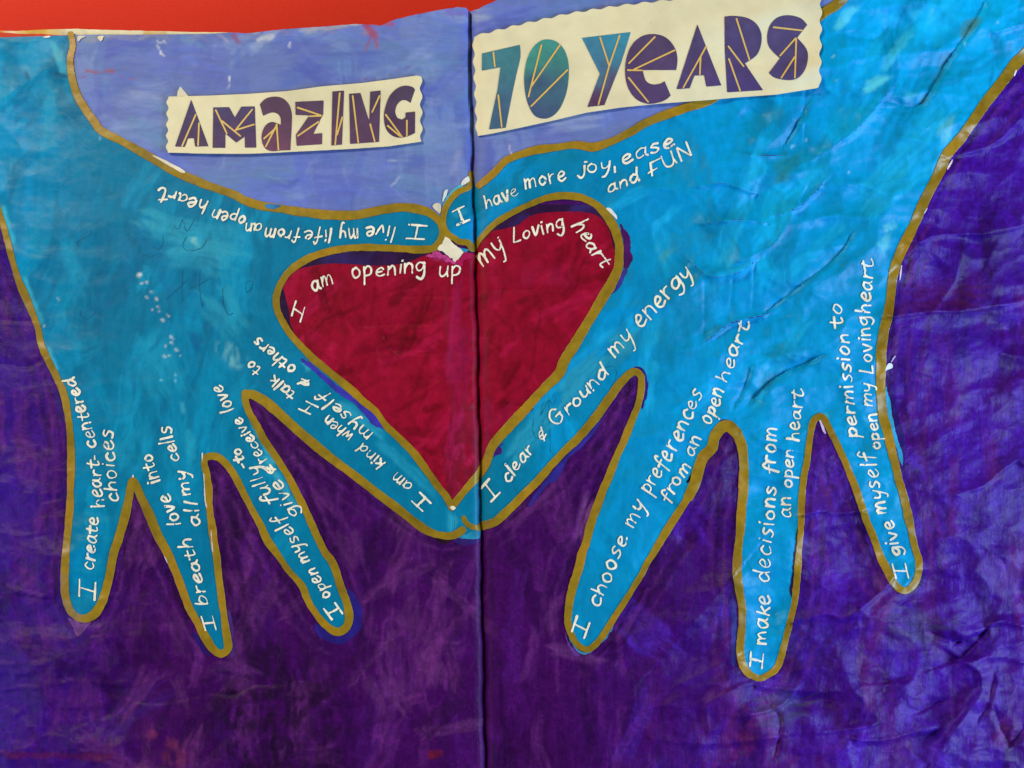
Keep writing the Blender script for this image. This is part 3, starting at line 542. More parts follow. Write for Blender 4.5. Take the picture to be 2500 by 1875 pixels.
# gold outlines
def outline(lines, parent, label, box, off=.22, nz=1.6):
    G = Grid(*box, 2.5)
    S = sdf_lines(G, [(smooth(p, n=5), a, b) for p, a, b in lines])
    S = S + 2.6*vnoise(G.U, G.V, 60, 90, 3)
    o = layer('gold_outline', G, S, off, M_GOLD, gold_c, parent, noise=nz*.5, skirt=.06); tag(o, label); return o
_o = outline
def outline(lines, *a, **k): return _o([(p, r0, r1) for p, r0, r1 in lines], *a, **k)
outline([(left_top[:9], 8, 10), (left_top[8:20], 10, 11), (left_top[19:], 12, 9), (index_left_low, 10, 11.5), (left_fingers[:10], 9, 9), (left_fingers[9:40], 9.5, 8.5), (left_fingers[39:55], 9, 11), (left_fingers[54:], 11, 8.3)], handL, 'gold paint line round the left hand', (-140, 60, 1260, 1640))
outline([(heart_left[:8], 9, 8.5), (heart_left[7:], 8.5, 9.5)], heart, 'gold paint line round the left half of the heart', (640, 560, 1160, 1280), .23)
outline([(heart_right[:9], 6, 9), (heart_right[8:16], 9, 12.5), (heart_right[15:22], 13.5, 12), (heart_right[21:], 12, 9)], heart, 'gold paint line round the right half of the heart', (1080, 440, 1560, 1280), .24)
RF = right_fingers
outline([(right_top, 8.5, 12), (right_thumb_tip, 8, 8), (right_join, 6, 6.5), (T('J',(1825,1375),(1870,1370)), 8, 8), (RF[:14], 10.5, 9.5), (RF[13:27], 9, 10), (RF[26:34], 11, 8), (RF[33:45], 7.5, 9), (RF[44:53], 12.5, 14.5), (RF[52:66], 12, 9), (RF[65:84], 8, 8.5), (RF[83:104], 8.5, 9.5), (RF[103:], 10, 14.5)], handR, 'gold paint line round the right hand', (1060, -180, 2680, 1720), .25)

# bare paper showing and stray brush marks
def patch(name, pts, off, colour, parent, label=None, mat=None, sm=True, noise=1.0, g=1.5):
    if sm: pts = smooth(pts, True, 4)
    us = [p[0] for p in pts]; vs = [p[1] for p in pts]
    G = Grid(min(us)-6, min(vs)-6, max(us)+6, max(vs)+6, g)
    o = layer(name, G, sdf_poly(G, pts), off, mat or M_MARK, lin(colour) if isinstance(colour, str) else colour, parent, noise=noise)
    if o and label: tag(o, label)
    return o
for t, pts, c, par in [('A',[(1170,1195),(1250,1225),(1360,1280),(1430,1325),(1400,1330),(1300,1275)],'#ddd3b6',pgL),
    ('F',[(1695,105),(1720,95),(1725,135),(1670,165),(1665,140)],'#d6d2c4',pgL),('F',[(1535,205),(1560,200),(1550,240),(1520,290),(1525,240)],'#cfd6d2',pgL),
    ('F',[(1440,325),(1480,300),(1505,320),(1500,385),(1470,360)],'#cfc5aa',pgL),('G',[(885,345),(920,345),(965,400),(968,430),(930,390)],'#e0dad0',pgR),
    ('L',[(632,560),(650,565),(685,655),(665,645)],'#c9b8e0',pgR),('H',[(1262,800),(1270,790),(1262,880),(1250,900)],'#dccfd8',pgR),('L',[(1160,125),(1190,118),(1197,150),(1160,165),(1140,180)],'#d4dcea',pgR),
    ('L',[(1190,110),(1225,60),(1215,60),(1185,105)],'#b9a6e0',pgR),('D',[(1620,1295),(1660,1230),(1655,1260),(1625,1310)],'#e0d4dc',pgR),('D',[(2135,580),(2150,540),(2155,550),(2140,585)],'#e8e0ea',pgR),
    ('H',[(1440,380),(1465,340),(1460,360),(1442,390)],'#d8c8d8',pgR),('I',[(1555,810),(1570,810),(1565,840),(1560,900)],'#d8cfc4',pgL),('I',[(1570,980),(1578,1000),(1585,1150),(1600,1230),(1580,1190)],'#cdbfb4',pgL),
    ('I',[(1625,1400),(1632,1420),(1645,1560),(1636,1560)],'#c9b9a9',pgL),('J',[(1575,1225),(1600,1215),(1620,1235),(1595,1250)],'#e6dcc0',pgL),('A',[(600,280),(640,275),(660,280),(625,300),(602,320)],'#dccfb8',pgL),
    ('A',[(750,285),(800,275),(780,320)],'#dcc9a8',pgL),('A',[(330,282),(380,275),(385,285),(350,292)],'#e4d8cc',pgL),('M',[(1265,20),(1285,50),(1300,90),(1285,70)],'#cfc0c8',pgL),('I',[(1018,985),(1028,975),(1034,990),(1026,1000)],'#ddd0d0',pgL)]:
    patch('bare_paper_patch', T(t, *pts), .27, c, par)
patch('bare_paper_patch', T('F',(1540,555),(1600,610),(1682,684),(1650,730),(1620,760),(1560,705),(1478,660),(1510,610)), .27, lambda u, v: lin('#e3d8b8')*(1+.12*vnoise(u, v, 14, 6, 3)[:, None]), pgL, 'cream diamond of bare paper between the two thumb tips', M_CARD, False, noise=3.0)
patch('brush_mark', T('F',(1395,712),(1430,690),(1480,672),(1540,705),(1600,752),(1618,772),(1560,760),(1490,725)), .29, lambda u, v: lin('#b03a78')*(1+.6*vnoise(u, v, 6, 7, 3)[:, None]), heart, 'pink smear at the lower edge of the cream patch', noise=4.0)
patch('brush_mark', T('F',(1618,765),(1650,725),(1685,685),(1730,690),(1740,730),(1690,745),(1660,790)), .29, lambda u, v: lin('#a8144c')*(1+.3*vnoise(u, v, 8, 7, 3)[:, None]), heart, None, noise=3.0)
for t, pts, c, off, par in [('J',[(440,80),(520,130),(640,235),(780,340),(880,400),(1000,510),(1075,590),(1080,625),(980,590),(850,440),(700,340),(560,210),(440,110)],'#35309a',.17,handL),
    ('N',[(700,150),(770,260),(830,310),(880,390),(895,480),(880,600),(800,670),(750,700),(690,700),(560,640),(530,540),(620,590),(700,620),(790,590),(820,500),(780,380)],'#271a74',.03,pgL),
    ('E',[(60,500),(120,600),(190,800),(210,950),(230,1200),(200,1150),(150,950),(100,740)],'#2c1a80',.03,pgL),('I',[(380,180),(420,300),(470,420),(490,600),(450,500),(420,330)],'#2a1668',.03,pgL),
    ('K',[(760,600),(880,500),(800,640),(700,760),(600,850),(500,1020),(440,1050),(380,1120),(320,1200),(280,1210),(400,1040),(560,840),(700,700)],'#2c2480',.04,pgR),
    ('K',[(715,640),(790,575),(800,590),(740,650)],'#7fb4cf',.045,pgR),('G',[(990,460),(1040,520),(1075,590),(1070,650),(1090,720),(1070,780),(1030,810),(1010,760),(1015,600)],'#451050',.18,handR),
    ('G',[(1020,815),(1045,830),(990,950),(920,1010),(940,960)],'#353085',.17,handR),('K',[(1080,160),(1120,142),(1170,165),(1200,240),(1205,330),(1175,440),(1160,460),(1175,320),(1160,210),(1120,170)],'#301878',.18,handR),
    ('K',[(1750,575),(1800,545),(1860,570),(1840,585),(1790,580)],'#30176a',.18,handR),('J',[(1900,800),(1940,770),(1985,730),(1960,790),(1980,810),(1930,830),(1900,840)],'#3a2080',.18,handR),
    ('K',[(0,800),(50,760),(80,780),(70,820),(20,820)],'#4a1a60',.18,handR),('K',[(270,490),(300,450),(320,465),(290,490)],'#281450',.18,handR),('K',[(400,340),(460,270),(510,235),(430,320)],'#1c0f40',.18,handR),
    ('O',[(640,600),(600,660),(650,740),(700,785),(760,770),(820,720),(900,640),(940,560),(900,590),(800,720),(740,765),(680,755),(640,700)],'#2e86a8',.03,pgR),
    ('O',[(560,500),(575,640),(640,750),(690,790),(640,790),(580,680)],'#5a3080',.025,pgR),('O',[(1855,350),(1880,400),(1895,560),(1890,740),(1880,860),(1850,850),(1848,600)],'#2c2a78',.03,pgR),
    ('P',[(435,0),(446,0),(446,120),(430,280),(415,340),(405,280),(425,120)],'#1c1040',.19,handR),('L',[(470,1300),(480,1100),(500,1050),(490,1250),(470,1580),(440,1580)],'#2a2038',.19,handR),
    ('J',[(1610,1440),(1700,1430),(1810,1400),(1815,1440),(1780,1470),(1660,1470)],'#1f7f9c',.15,handR),('J',[(1600,1470),(1700,1470),(1800,1450),(1790,1500),(1700,1520),(1620,1500)],'#2c1a60',.03,pgL),
    ('J',[(1450,1460),(1530,1475),(1600,1480),(1540,1510),(1480,1490)],'#230a1c',.03,pgL),('F',[(1520,330),(1540,270),(1600,200),(1660,160),(1670,180),(1600,240),(1550,310),(1525,370)],'#4aa8b8',.16,handR),
    ('F',[(1545,560),(1620,640),(1700,655),(1720,665),(1680,682),(1600,640),(1540,600)],'#1f86b0',.20,handR),('F',[(250,930),(280,880),(260,960),(240,1000)],'#1d3070',.2,handL),
    ('F',[(145,320),(200,308),(270,322),(210,350)],'#2a6fa0',.28,handL),('M',[(1720,380),(1780,480),(1800,600),(1810,770),(1780,800),(1770,600)],'#4a2a78',.03,pgL),('M',[(1480,620),(1560,760),(1640,800),(1580,740),(1520,640)],'#241262',.03,pgL),
    ('M',[(530,500),(620,540),(700,530),(690,550),(600,640),(560,570)],'#6a3a80',.03,pgL),('L',[(1150,300),(1180,420),(1220,640),(1270,800),(1275,920),(1230,780),(1170,560),(1145,360)],'#2a96c4',.03,pgR),
    ('L',[(1170,330),(1200,480),(1230,640),(1280,820),(1290,700),(1240,520),(1200,380)],'#241268',.035,pgR),('K',[(1500,1040),(1545,960),(1560,930),(1540,1020)],'#0c0818',.19,handR)]:
    patch('brush_mark', T(t, *pts), off, (lambda c: (lambda u, v: lin(c)*(1+.35*vnoise(u, v, 22, 33, 2)[:, None])))(c), par, None, noise=2.2)

# thin pencil lines under the paint
def strokes(name, lines, r, off, colour, mat, parent, label=None, g=1.5, noise=.3, skirt=0):
    us = [p[0] for l in lines for p in l]; vs = [p[1] for l in lines for p in l]
    G = Grid(min(us)-8, min(vs)-8, max(us)+8, max(vs)+8, g)
    o = layer(name, G, sdf_lines(G, [(l, r, r) for l in lines], 5), off, mat, colour, parent, noise=noise, skirt=skirt)
    if o and label: tag(o, label)
    return o
PE = [[(1280,1045),(1380,960),(1450,890)],[(1412,820),(1405,950),(1410,1060)],[(1545,800),(1540,950),(1560,1100),(1570,1060)],[(1470,960),(1540,930),(1605,890)],
    [(1720,960),(1725,1080),(1760,1165),(1800,1150)],[(1340,480),(1380,500),(1410,430),(1440,520),(1500,430)],[(1440,560),(1410,630),(1450,670),(1550,650),(1600,580)],[(1255,545),(1260,600),(1230,660),(1180,640)],
    [(620,1120),(625,1170),(680,1195),(740,1140)],[(700,510),(695,550),(600,600),(610,640)],[(1100,720),(1120,700),(1160,720),(1200,700)],[(1900,910),(1950,905),(1940,960),(1900,990),(1900,910)]]
for p in PE: strokes('pencil_line', [smooth(T('E', *p), n=4)], .8, .14, lin('#045c7e'), M_MARK, handL)
PK = [[(325,540),(320,640),(360,700),(400,560)],[(440,360),(450,600),(455,800)],[(150,1000),(180,1080),(210,1140)],[(880,150),(940,140),(965,210),(900,340)],[(400,420),(380,520),(440,400),(470,440),(500,380)]]
for p in PK: strokes('pencil_line', [smooth(T('K', *p), n=4)], .75, .14, lin('#066a90'), M_MARK, handR)

# ---------------------------------------------------------------- handwriting in cream paint pen
GL = {'a':(.92,[[(.72,.85),(.42,1),(.1,.65),(.15,.15),(.4,.02),(.66,.35),(.74,.92)],[(.74,.95),(.74,.3),(.92,.05)]]),
'b':(.85,[[(.1,1.7),(.1,.85),(.1,.05)],[(.1,.6),(.4,1),(.75,.7),(.62,.15),(.3,0),(.1,.15)]]),
'c':(.8,[[(.7,.85),(.42,1.02),(.12,.7),(.14,.25),(.42,0),(.78,.18)]]),
'd':(.95,[[(.72,.75),(.42,.98),(.1,.55),(.22,.05),(.52,.1),(.75,.5)],[(.82,1.65),(.76,.7),(.9,0)]]),
'e':(.85,[[(.14,.48),(.55,.58),(.7,.82),(.45,1.04),(.14,.72),(.14,.25),(.42,0),(.82,.2)]]),
'f':(.75,[[(.78,1.45),(.6,1.72),(.4,1.4),(.34,.6),(.28,-.35)],[(.02,.85),(.7,.95)]]),
'g':(.85,[[(.75,.88),(.4,1.02),(.1,.65),(.22,.2),(.6,.3),(.75,.88)],[(.76,1.0),(.78,-.2),(.5,-.7),(.12,-.45)]]),
'h':(.85,[[(.1,1.7),(.12,.85),(.1,0)],[(.11,.5),(.4,.98),(.68,.75),(.74,0)]]),
'i':(.34,[[(.15,.98),(.18,0)],[(.2,1.42),(.24,1.48)]]),
'j':(.55,[[(.45,1),(.48,.0),(.28,-.42),(.0,-.15)],[(.45,1.5),(.6,1.5)]]),
'k':(.82,[[(.1,1.6),(.12,0)],[(.66,1.02),(.14,.45)],[(.3,.6),(.76,0)]]),
'l':(.32,[[(.17,1.7),(.12,.8),(.14,0)]]),
'm':(1.2,[[(.08,1),(.1,0)],[(.1,.6),(.32,1),(.52,.75),(.54,.05)],[(.55,.6),(.8,1),(1.03,.75),(1.1,0)]]),
'n':(.82,[[(.08,1),(.1,0)],[(.1,.6),(.38,1),(.66,.78),(.72,0)]]),
'o':(.84,[[(.42,1),(.14,.75),(.12,.3),(.38,0),(.68,.25),(.7,.72),(.42,1),(.3,.97)]]),
'p':(.8,[[(.1,1),(.12,.2),(.1,-.75)],[(.1,.7),(.4,1.02),(.72,.75),(.6,.2),(.12,.12)]]),
'r':(.66,[[(.1,1),(.13,0)],[(.13,.55),(.34,.92),(.64,.92)]]),
's':(.74,[[(.66,.92),(.36,1.02),(.16,.78),(.42,.54),(.64,.3),(.4,.0),(.06,.1)]]),
't':(.74,[[(.42,1.5),(.34,.6),(.42,.08),(.74,.15)],[(.02,1.02),(.76,1.05)]]),
'T':(.95,[[(.42,1.55),(.36,.6),(.46,.02),(.8,-.02),(1.02,.3)],[(-.05,1.12),(.7,1.35)]]),
'u':(.86,[[(.1,1),(.12,.3),(.38,.02),(.68,.35),(.72,1)],[(.7,.5),(.8,0)]]),
'v':(.78,[[(.06,1),(.36,0),(.7,1.05)]]),
'w':(1.1,[[(.06,1),(.28,.02),(.54,.8),(.78,.02),(1.04,1)]]),
'y':(.8,[[(.08,1),(.14,.45),(.42,.3),(.66,.6)],[(.72,1.02),(.62,.1),(.42,-.62),(.22,-.65)]]),
'&':(.9,[[(.15,.5),(.6,.7),(.62,1),(.3,.95),(.12,.5),(.35,.1),(.85,.3)],[(.7,1.4),(.4,-.2)]]),
',':(.3,[[(.15,.15),(.12,-.4)]]),'-':(.5,[[(.05,.5),(.42,.55)]]),
'I':(1.0,[[(.5,1.5),(.5,.02)],[(.04,1.5),(.96,1.52)],[(.04,.02),(.98,-.02)]]),
'L':(.9,[[(.25,1.6),(.12,.05)],[(.12,.03),(.8,.06)]]),
'F':(.95,[[(.2,1.5),(.2,.0)],[(.2,1.48),(.9,1.5)],[(.0,.45),(.6,.55)]]),
'U':(1.0,[[(.1,1.4),(.15,.3),(.5,.0),(.82,.4),(.85,1.4)],[(.85,.5),(.95,.05)]]),
'N':(1.05,[[(.1,0),(.15,1.35)],[(.15,1.35),(.85,.1)],[(.85,.1),(.9,1.5)]]),
'G':(1.2,[[(1.0,1.3),(.65,1.65),(.15,1.2),(.1,.5),(.5,.0),(1.0,.3),(1.0,.75)],[(.6,.75),(1.1,.78)]])}
WR = random.Random(3)
def write(text, p0, p1, xh, parent, thick=2.3, label=None):
    """one handwritten word, its baseline running from p0 to p1"""
    gap = .17; W = sum(GL[c][0] for c in text) + gap*(len(text)-1)
    d = np.array(p1)-np.array(p0); L = np.linalg.norm(d); ex = d/L; ey = np.array([ex[1], -ex[0]])
    sx = L/W; x = 0; lines = []
    for c in text:
        w, st = GL[c]; dy = WR.uniform(-.10, .10); sc = WR.uniform(.84, 1.12); sl = WR.uniform(.02, .20); jr = [WR.uniform(-.045, .045) for _ in range(40)]
        for s in st:
            pts = [(x + px_*1.0 + sl*py + jr[k % 40]*.7, py*sc + dy + jr[(k+7) % 40]) for k, (px_, py) in enumerate(s)]
            P = [tuple(np.array(p0) + ex*a*sx + ey*b*xh) for a, b in pts]
            P = smooth(P, n=4) if len(P) > 2 else P
            t0 = thick*WR.uniform(.75, 1.25); lines.append((P, t0, t0*WR.uniform(.6, 1.15)))
        x += w + gap
    us = [p[0] for l in lines for p in l[0]]; vs = [p[1] for l in lines for p in l[0]]
    G = Grid(min(us)-8, min(vs)-8, max(us)+8, max(vs)+8, 1.35)
    S = sdf_lines(G, lines, 5) + .8*vnoise(G.U, G.V, 20, 45, 2)
    S = np.maximum(S, (vnoise(G.U, G.V, 6, 47, 2)-.66)*7)          # dry pen gaps
    o = layer('handwritten_word', G, S, .30, M_PEN, lambda u, v: lin('#ece5cd')*(1+.22*vnoise(u, v, 10, 44, 3)[:, None]-.10*np.clip(vnoise(u, v, 40, 46, 2), 0, 1)[:, None]), parent, noise=.6)
    tag(o, label or ('cream handwritten word %s' % text.replace('T', 't')))
    return o
WORDS = [
 # left thumb, read upside down
 (handL,'F','I',1405,478,1255,474,70),(handL,'F','live',1165,485,930,478,65),(handL,'F','my',868,495,722,500,66),(handL,'F','life',668,503,455,518,62),(handL,'F','from',425,520,155,492,58),
 (handL,'E','an',2025,465,1895,455,62),(handL,'E','open',1905,405,1650,345,62),(handL,'E','hearT',1612,285,1235,190,62),
 (heart,'F','I',420,1222,456,1105,58),(heart,'F','am',512,985,682,928,82),(heart,'F','opening',815,880,1385,828,70),(heart,'F','up',1485,877,1655,855,80),(heart,'F','my',1820,795,2005,655,92),
 (heart,'G','Loving',165,607,560,498,66),(heart,'G','heart',620,475,850,805,72),
 (handR,'F','I',1630,478,1728,432,80),(handR,'F','have',1855,350,2105,235,62),(handR,'C','more',255,1452,575,1385,70),(handR,'C','joy,',665,1345,965,1300,62),(handR,'C','ease',1005,1268,1410,1125,68),
 (handR,'C','and',900,1495,1145,1385,58),(handR,'C','FUN',1215,1362,1560,1190,70),
 (handL,'J','I',1430,1200,1335,1115,65),(handL,'J','am',1290,1062,1165,955,62),(handL,'J','kind',1085,882,905,730,54),(handL,'J','when',835,672,640,515,54),(handL,'J','I',560,455,465,410,46),
 (handL,'J','talk',400,356,222,203,54),(handL,'J','to',130,168,40,95,48),(handL,'J','myself',985,655,605,332,60),(handL,'J','&',515,272,440,225,42),(handL,'J','others',392,152,95,-88,54),
 (handL,'N','I',750,468,682,380,60),(handL,'N','open',658,335,530,112,58),(handL,'J','myself',500,1640,285,1285,58),(handL,'J','fully',235,1190,85,905,54),(handL,'I','-to',1910,912,1852,770,54),
 (handL,'J','give',405,1290,272,1010,58),(handL,'J','&',235,968,203,895,54),(handL,'J','receive',165,862,-41,530,54),(handL,'I','love',1805,475,1705,280,58),
 (handL,'M','I',1668,600,1635,480,62),(handL,'M','breath',1612,400,1470,-115,62),(handL,'I','love',1392,1365,1308,1120,60),(handL,'I','into',1238,1030,1165,815,58),(handL,'I','all',1550,1370,1515,1185,62),
 (handL,'I','my',1470,1135,1445,945,64),(handL,'I','cells',1390,870,1312,600,62),
 (handL,'M','I',722,370,728,225,75),(handL,'M','create',722,138,755,-270,64),(handL,'I','heart-',802,1228,765,822,66),(handL,'I','cent',748,765,685,500,62),(handL,'I','ered',672,490,572,222,62),(handL,'I','choices',912,1190,868,632,66),
 (handR,'J','I',1893,1190,1962,1112,78),(handR,'K','clear',125,1045,325,790,60),(handR,'K','&',375,720,430,675,62),(handR,'K','Ground',500,612,905,197,72),(handR,'G','my',945,1500,1100,1350,85),(handR,'G','energy',1150,1280,1545,850,84),
 (handR,'O','I',715,662,757,540,65),(handR,'O','choose',825,430,1052,-115,72),(handR,'K','my',1085,1390,1195,1215,80),(handR,'K','prefe',1225,1130,1400,830,75),(handR,'K','rences',1425,800,1628,345,75),
 (handR,'K','from',1365,1200,1535,915,64),(handR,'K','an',1560,845,1615,695,65),(handR,'K','open',1690,600,1795,330,70),(handR,'K','hearT',1815,270,1990,-190,62),
 (handR,'P','I',188,900,198,775,62),(handR,'P','make',222,712,245,330,70),(handR,'P','decisions',248,232,295,-510,70),(handR,'L','from',295,975,305,615,68),(handR,'L','an',408,1310,412,1152,62),
 (handR,'L','open',422,1082,435,785,56),(handR,'L','hearT',475,720,502,325,60),
 (handR,'P','I',1330,198,1300,75,68),(handR,'L','give',1265,1600,1200,1325,62),(handR,'L','myself',1160,1278,1042,805,68),(handR,'L','permission',930,690,848,-107,64),(handR,'H','to',828,1265,800,1075,60),
 (handR,'L','open',1108,782,1074,505,58),(handR,'L','my',1040,455,1035,270,60),(handR,'L','Loving',1050,200,1015,-242,58),(handR,'H','hearT',1022,1155,1052,745,62)]
for par, t, w, x0, y0, x1, y1, xh in WORDS:
    a, b = T(t, (x0, y0), (x1, y1)); write(w, a, b, xh/Z, par)

# ---------------------------------------------------------------- the two die-cut title strips
def scallop(a, b, n, amp, out=1, ph=0):
    a = np.array(a, float); b = np.array(b, float); d = b-a; L = np.linalg.norm(d); nrm = np.array([d[1], -d[0]])/L*out; r = []
    for k in range(n*8+1):
        t = k/(n*8); r.append(tuple(a + d*t + nrm*amp*(.5-.5*math.cos(2*math.pi*(t*n+ph)))))
    return r
def strip(name_label, poly, off, lift, parent=None):
    us = [p[0] for p in poly]; vs = [p[1] for p in poly]; G = Grid(min(us)-6, min(vs)-6, max(us)+6, max(vs)+6, 2)
    root = bpy.data.objects.new('title_strip', None); col.objects.link(root); tag(root, name_label, 'paper strip')
    def cc(u, v): return lin('#e2d6ab')*(1+.07*vnoise(u, v, 40, 11, 3)[:, None]-.16*np.clip(vnoise(u, v, 120, 12, 3), 0, 1)[:, None]) - np.clip(vnoise(u, v, 7, 13, 2)-.75, 0, 1)[:, None]*.8
    layer('card', G, sdf_poly(G, poly), off, M_CARD, cc, root, skirt=.45, zfun=lambda u, v: lift(u, v) + card_relief(u, v), flat_z=0.0); return root
def letter(root, t, pts, colours, lift, off, ch, sm=False):
    pts = T(t, *pts); n = len(pts); P_ = [np.array(p) for p in pts]; soft = []
    for i in range(n):                                     # curved runs are splined, true corners stay sharp
        a, b = P_[i]-P_[i-1], P_[(i+1) % n]-P_[i]; la, lb = np.linalg.norm(a), np.linalg.norm(b)
        soft.append(sm or (abs(math.acos(max(-1, min(1, float(a@b)/(la*lb))))) < math.radians(48) and max(la, lb) < 45))
    out = []
    for i in range(n):
        p1, p2 = P_[i], P_[(i+1) % n]; out.append(tuple(p1))
        if soft[i] or soft[(i+1) % n]:
            p0 = P_[i-1] if soft[i] else p1; p3 = P_[(i+2) % n] if soft[(i+1) % n] else p2
            for t_ in (.25, .5, .75): out.append(tuple(.5*((2*p1)+(-p0+p2)*t_+(2*p0-5*p1+4*p2-p3)*t_*t_+(-p0+3*p1-3*p2+p3)*t_**3)))
    pts = out
    us = [p[0] for p in pts]; vs = [p[1] for p in pts]; G = Grid(min(us)-5, min(vs)-5, max(us)+5, max(vs)+5, 1.3)
    v0, v1 = min(vs), max(vs); c0, c1 = lin(colours[0])*.95+.014, lin(colours[1])*.95+.014
    def cc(u, v):
        k = np.clip((v-v0)/(v1-v0) + .25*vnoise(u, v, 50, 9, 2), 0, 1)[:, None]; k = k*k*(3-2*k)
        return (c0*(1-k) + c1*k)*(1+.10*vnoise(u, v, 16, 10, 2)[:, None])
    o = layer('printed_letter', G, sdf_poly(G, pts), off, M_INK, cc, root, zfun=lambda u, v: lift(u, v) + card_relief(u, v), flat_z=0.0); tag(o, 'printed %s' % ch); return o
def foil(o, t, lines, lift, off, root):
    L = [T(t, *l) for l in lines]; us = [p[0] for l in L for p in l]; vs = [p[1] for l in L for p in l]
    G = Grid(min(us)-6, min(vs)-6, max(us)+6, max(vs)+6, 1.3)
    layer('gold_line', G, sdf_lines(G, [(l, 2.1, 1.9) for l in L], 5), off, M_FOIL, lin('#dcb45e'), o, zfun=lambda u, v: lift(u, v) + card_relief(u, v), flat_z=0.0)
liftA = lambda u, v: .55*np.clip((v-330)/60, 0, 1)**2 + .15*np.clip((u-980)/60, 0, 1)
polyA = scallop(*T('A',(1296,1176),(1302,748)), 5, 5.5, 1)[::1] + T('A',(1295,745),(1600,738),(1900,725),(2212,703)) + T('B',(600,665),(900,640),(1130,610),(1320,582)) + scallop(*T('B',(1342,590),(1345,1085)), 4, 6.5, 1, .25) + T('B',(1355,1093),(1100,1130),(800,1150),(500,1165),(200,1180),(0,1188)) + T('A',(1600,1186),(1290,1178))
SA = strip('cream paper strip printed AMAZING in purple letters on the left page', polyA, .75, liftA)
flap = patch('torn_corner', T('A',(1366,742),(1372,700),(1390,666),(1425,705),(1452,742)), .62, '#d8ceb0', SA, 'torn cream point sticking out above the strip', M_CARD, False)
LA = .85
dk = ('#4b3a60', '#543750')
for t, pts, ln, ch, sm, cl in [
 ('A',[(1475,768),(1608,1128),(1505,1130),(1495,1065),(1450,1068),(1425,1132),(1350,1130)],[[(1510,885),(1405,1125)],[(1535,950),(1528,1120)]],'A',0,('#453c66','#4d3558')),
 ('A',[(1645,828),(1768,826),(1812,905),(1862,822),(1965,820),(1977,1138),(1889,1139),(1888,1052),(1822,1100),(1738,1030),(1738,1140),(1640,1140)],[[(1665,850),(1750,1030)],[(1715,935),(1855,1050)],[(1820,1000),(1945,845)],[(1820,1003),(1960,960)]],'M',0,('#473c64','#50365a')),
 ('B',[(108,805),(150,763),(215,745),(280,755),(330,800),(355,880),(352,1010),(343,1158),(272,1160),(200,1166),(150,1145),(123,1085),(127,1020),(155,965),(205,940),(270,962),(268,910),(240,875),(195,868),(133,893)],[[(240,960),(155,1130)],[(238,960),(252,1155)],[(235,985),(140,1070)]],'a',0,('#523850','#6c3c58')),
 ('B',[(382,785),(600,775),(597,878),(520,1033),(590,1026),(588,1112),(392,1125),(386,1040),(490,890),(384,886)],[[(400,830),(580,890)],[(580,893),(490,897)],[(560,940),(402,1048)]],'Z',0,('#4f3852','#663a58')),
 ('B',[(668,705),(758,698),(742,1115),(660,1122)],[[(725,718),(690,1115)],[(745,905),(705,1040)]],'I',0,('#4b3550','#5c3858')),
 ('B',[(797,723),(884,717),(952,935),(960,706),(1040,698),(1028,1094),(805,1110)],[[(825,740),(868,1100)],[(960,958),(995,1090)],[(1032,740),(975,865)]],'N',0,('#48354f','#583556')),
 ('B',[(1305,690),(1285,670),(1230,660),(1170,680),(1110,740),(1075,830),(1065,910),(1080,990),(1120,1040),(1180,1062),(1250,1050),(1305,1025),(1306,860),(1232,868),(1232,905),(1205,922),(1170,910),(1152,865),(1165,810),(1200,775),(1240,775),(1270,795)],[[(1080,885),(1205,1055)],[(1095,970),(1190,1050)],[(1243,930),(1243,1045)]],'G',0,('#48354f','#4c3250'))]:
    o = letter(SA, t, pts, cl, liftA, LA, 'purple letter %s' % ch, sm); foil(o, t, ln, liftA, LA+.07, o)
liftB = lambda u, v: .50*np.clip((v-(360-(u-1160)*.19))/50, 0, 1) + .2*np.clip((u-1960)/50, 0, 1)
top = scallop(*T('B',(1762,280),(2150,182)), 3, 5, 1)
topC = []
tp = T('B',(1765,285)) + T('C',(220,196),(590,112),(970,52),(1380,5)) + [(1800, -14), (1990, -34)]
for a, b, n in zip(tp[:-1], tp[1:], (3, 3, 3, 3, 4, 5)): topC += scallop(a, b, n, 4.6, 1)
polyB = scallop(*T('B',(1790,1040),(1762,290)), 6, 5.5, 1) + topC + scallop(*[(2002, -30), T('D',(628,672))[0]], 6, 6.5, 1) + T('D',(615,680),(300,730),(0,752)) + T('C',(1700,770),(1300,800),(1000,830),(730,870),(500,925),(250,980),(0,1032)) + T('B',(1790,1050))
SB = strip('long cream paper strip printed 70 YEARS across the right page', polyB, .8, liftB)
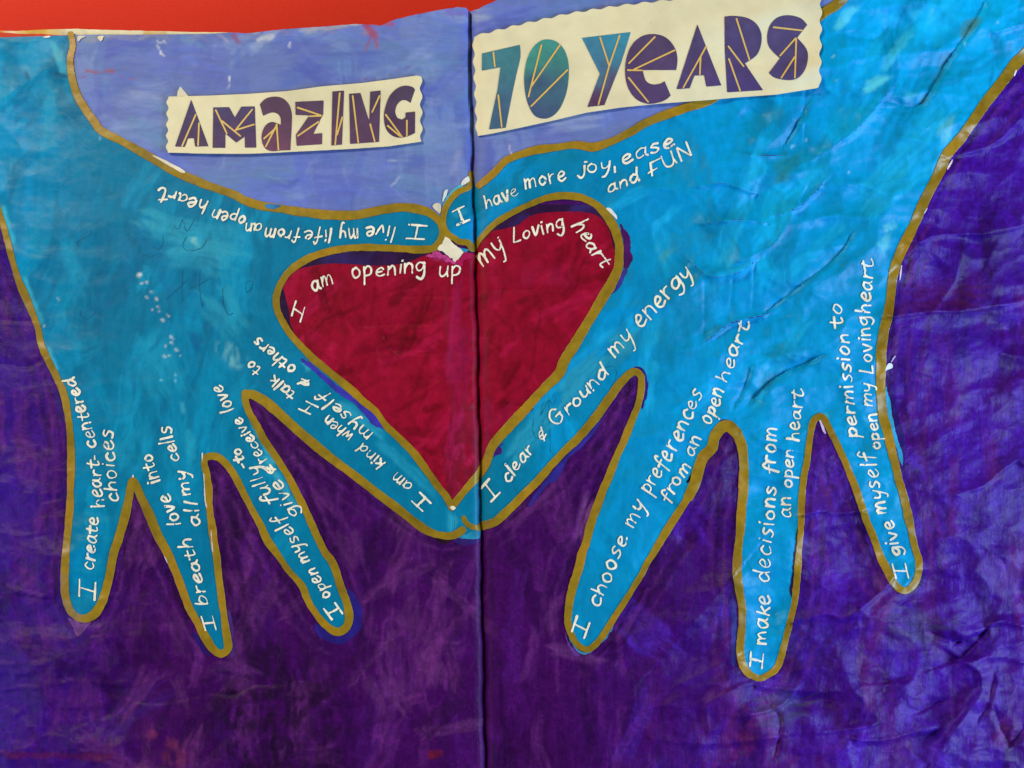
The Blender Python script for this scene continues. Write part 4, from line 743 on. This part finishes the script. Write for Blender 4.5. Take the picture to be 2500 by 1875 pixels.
for t, pts, ln, ch, sm, cl in [
 ('B',[(1822,412),(2115,345),(2118,440),(2090,560),(2060,700),(2030,850),(2005,985),(1876,998),(1900,880),(1940,700),(1965,518),(1820,545)],[[(1910,405),(1922,512)],[(1948,735),(1975,980)]],'teal digit 7',0,('#3a7880','#3a5a78')),
 ('C',[(430,303),(500,320),(560,380),(592,480),(594,600),(575,720),(530,830),(470,895),(400,915),(330,890),(280,800),(256,690),(252,580),(270,470),(310,380),(370,320)],[[(385,350),(285,745)],[(530,345),(305,670)],[(585,540),(305,820)]],'teal digit 0',1,('#3a8a7c','#3a4c70')),
 ('C',[(697,292),(1073,247),(1000,480),(870,810),(740,825),(835,570)],[[(838,290),(905,500)],[(988,275),(905,520),(825,805)]],'teal and purple letter Y',0,('#2f86a0','#553358')),
 ('C',[(1425,540),(1434,450),(1410,360),(1340,285),(1240,262),(1150,285),(1080,350),(1040,450),(1030,560),(1050,670),(1110,760),(1200,800),(1290,790),(1350,765),(1382,735),(1335,625),(1300,645),(1240,650),(1190,620),(1165,540)],[[(1260,285),(1060,488)],[(1412,388),(1100,535)],[(1052,541),(1162,543)],[(1058,600),(1208,785)]],'purple letter e',0,('#4d3a5e','#4f3764')),
 ('C',[(1588,187),(1773,658),(1657,668),(1640,580),(1565,583),(1528,680),(1427,688)],[[(1655,360),(1480,675)],[(1613,440),(1607,575)]],'purple letter A',0,('#4a3a60','#4c3868')),
 ('C',[(1797,127),(1880,122),(1980,140),(2050,190),(2083,270),(2075,360),(2040,430),(1955,488),(2095,695),(1818,712),(1800,400)],[[(1890,145),(1990,460)],[(1828,358),(1945,512)],[(1832,455),(1918,700)]],'purple letter R',0,('#4b3d66','#46346a')),
 ('D',[(540,190),(490,140),(400,117),(310,135),(250,200),(230,290),(250,370),(328,450),(243,562),(290,600),(390,618),(470,600),(525,530),(545,440),(530,370),(462,290)],[[(280,210),(500,235)],[(450,295),(330,430)],[(455,300),(445,600)],[(442,440),(340,600)]],'purple letter S',0,('#4b3d66','#473a6c'))]:
    o = letter(SB, t, pts, cl, liftB, .9, ch, sm); foil(o, t, ln, liftB, .97, o)
print('tris', sum(len(o.data.polygons)*2 for o in bpy.data.objects if o.type == 'MESH'))
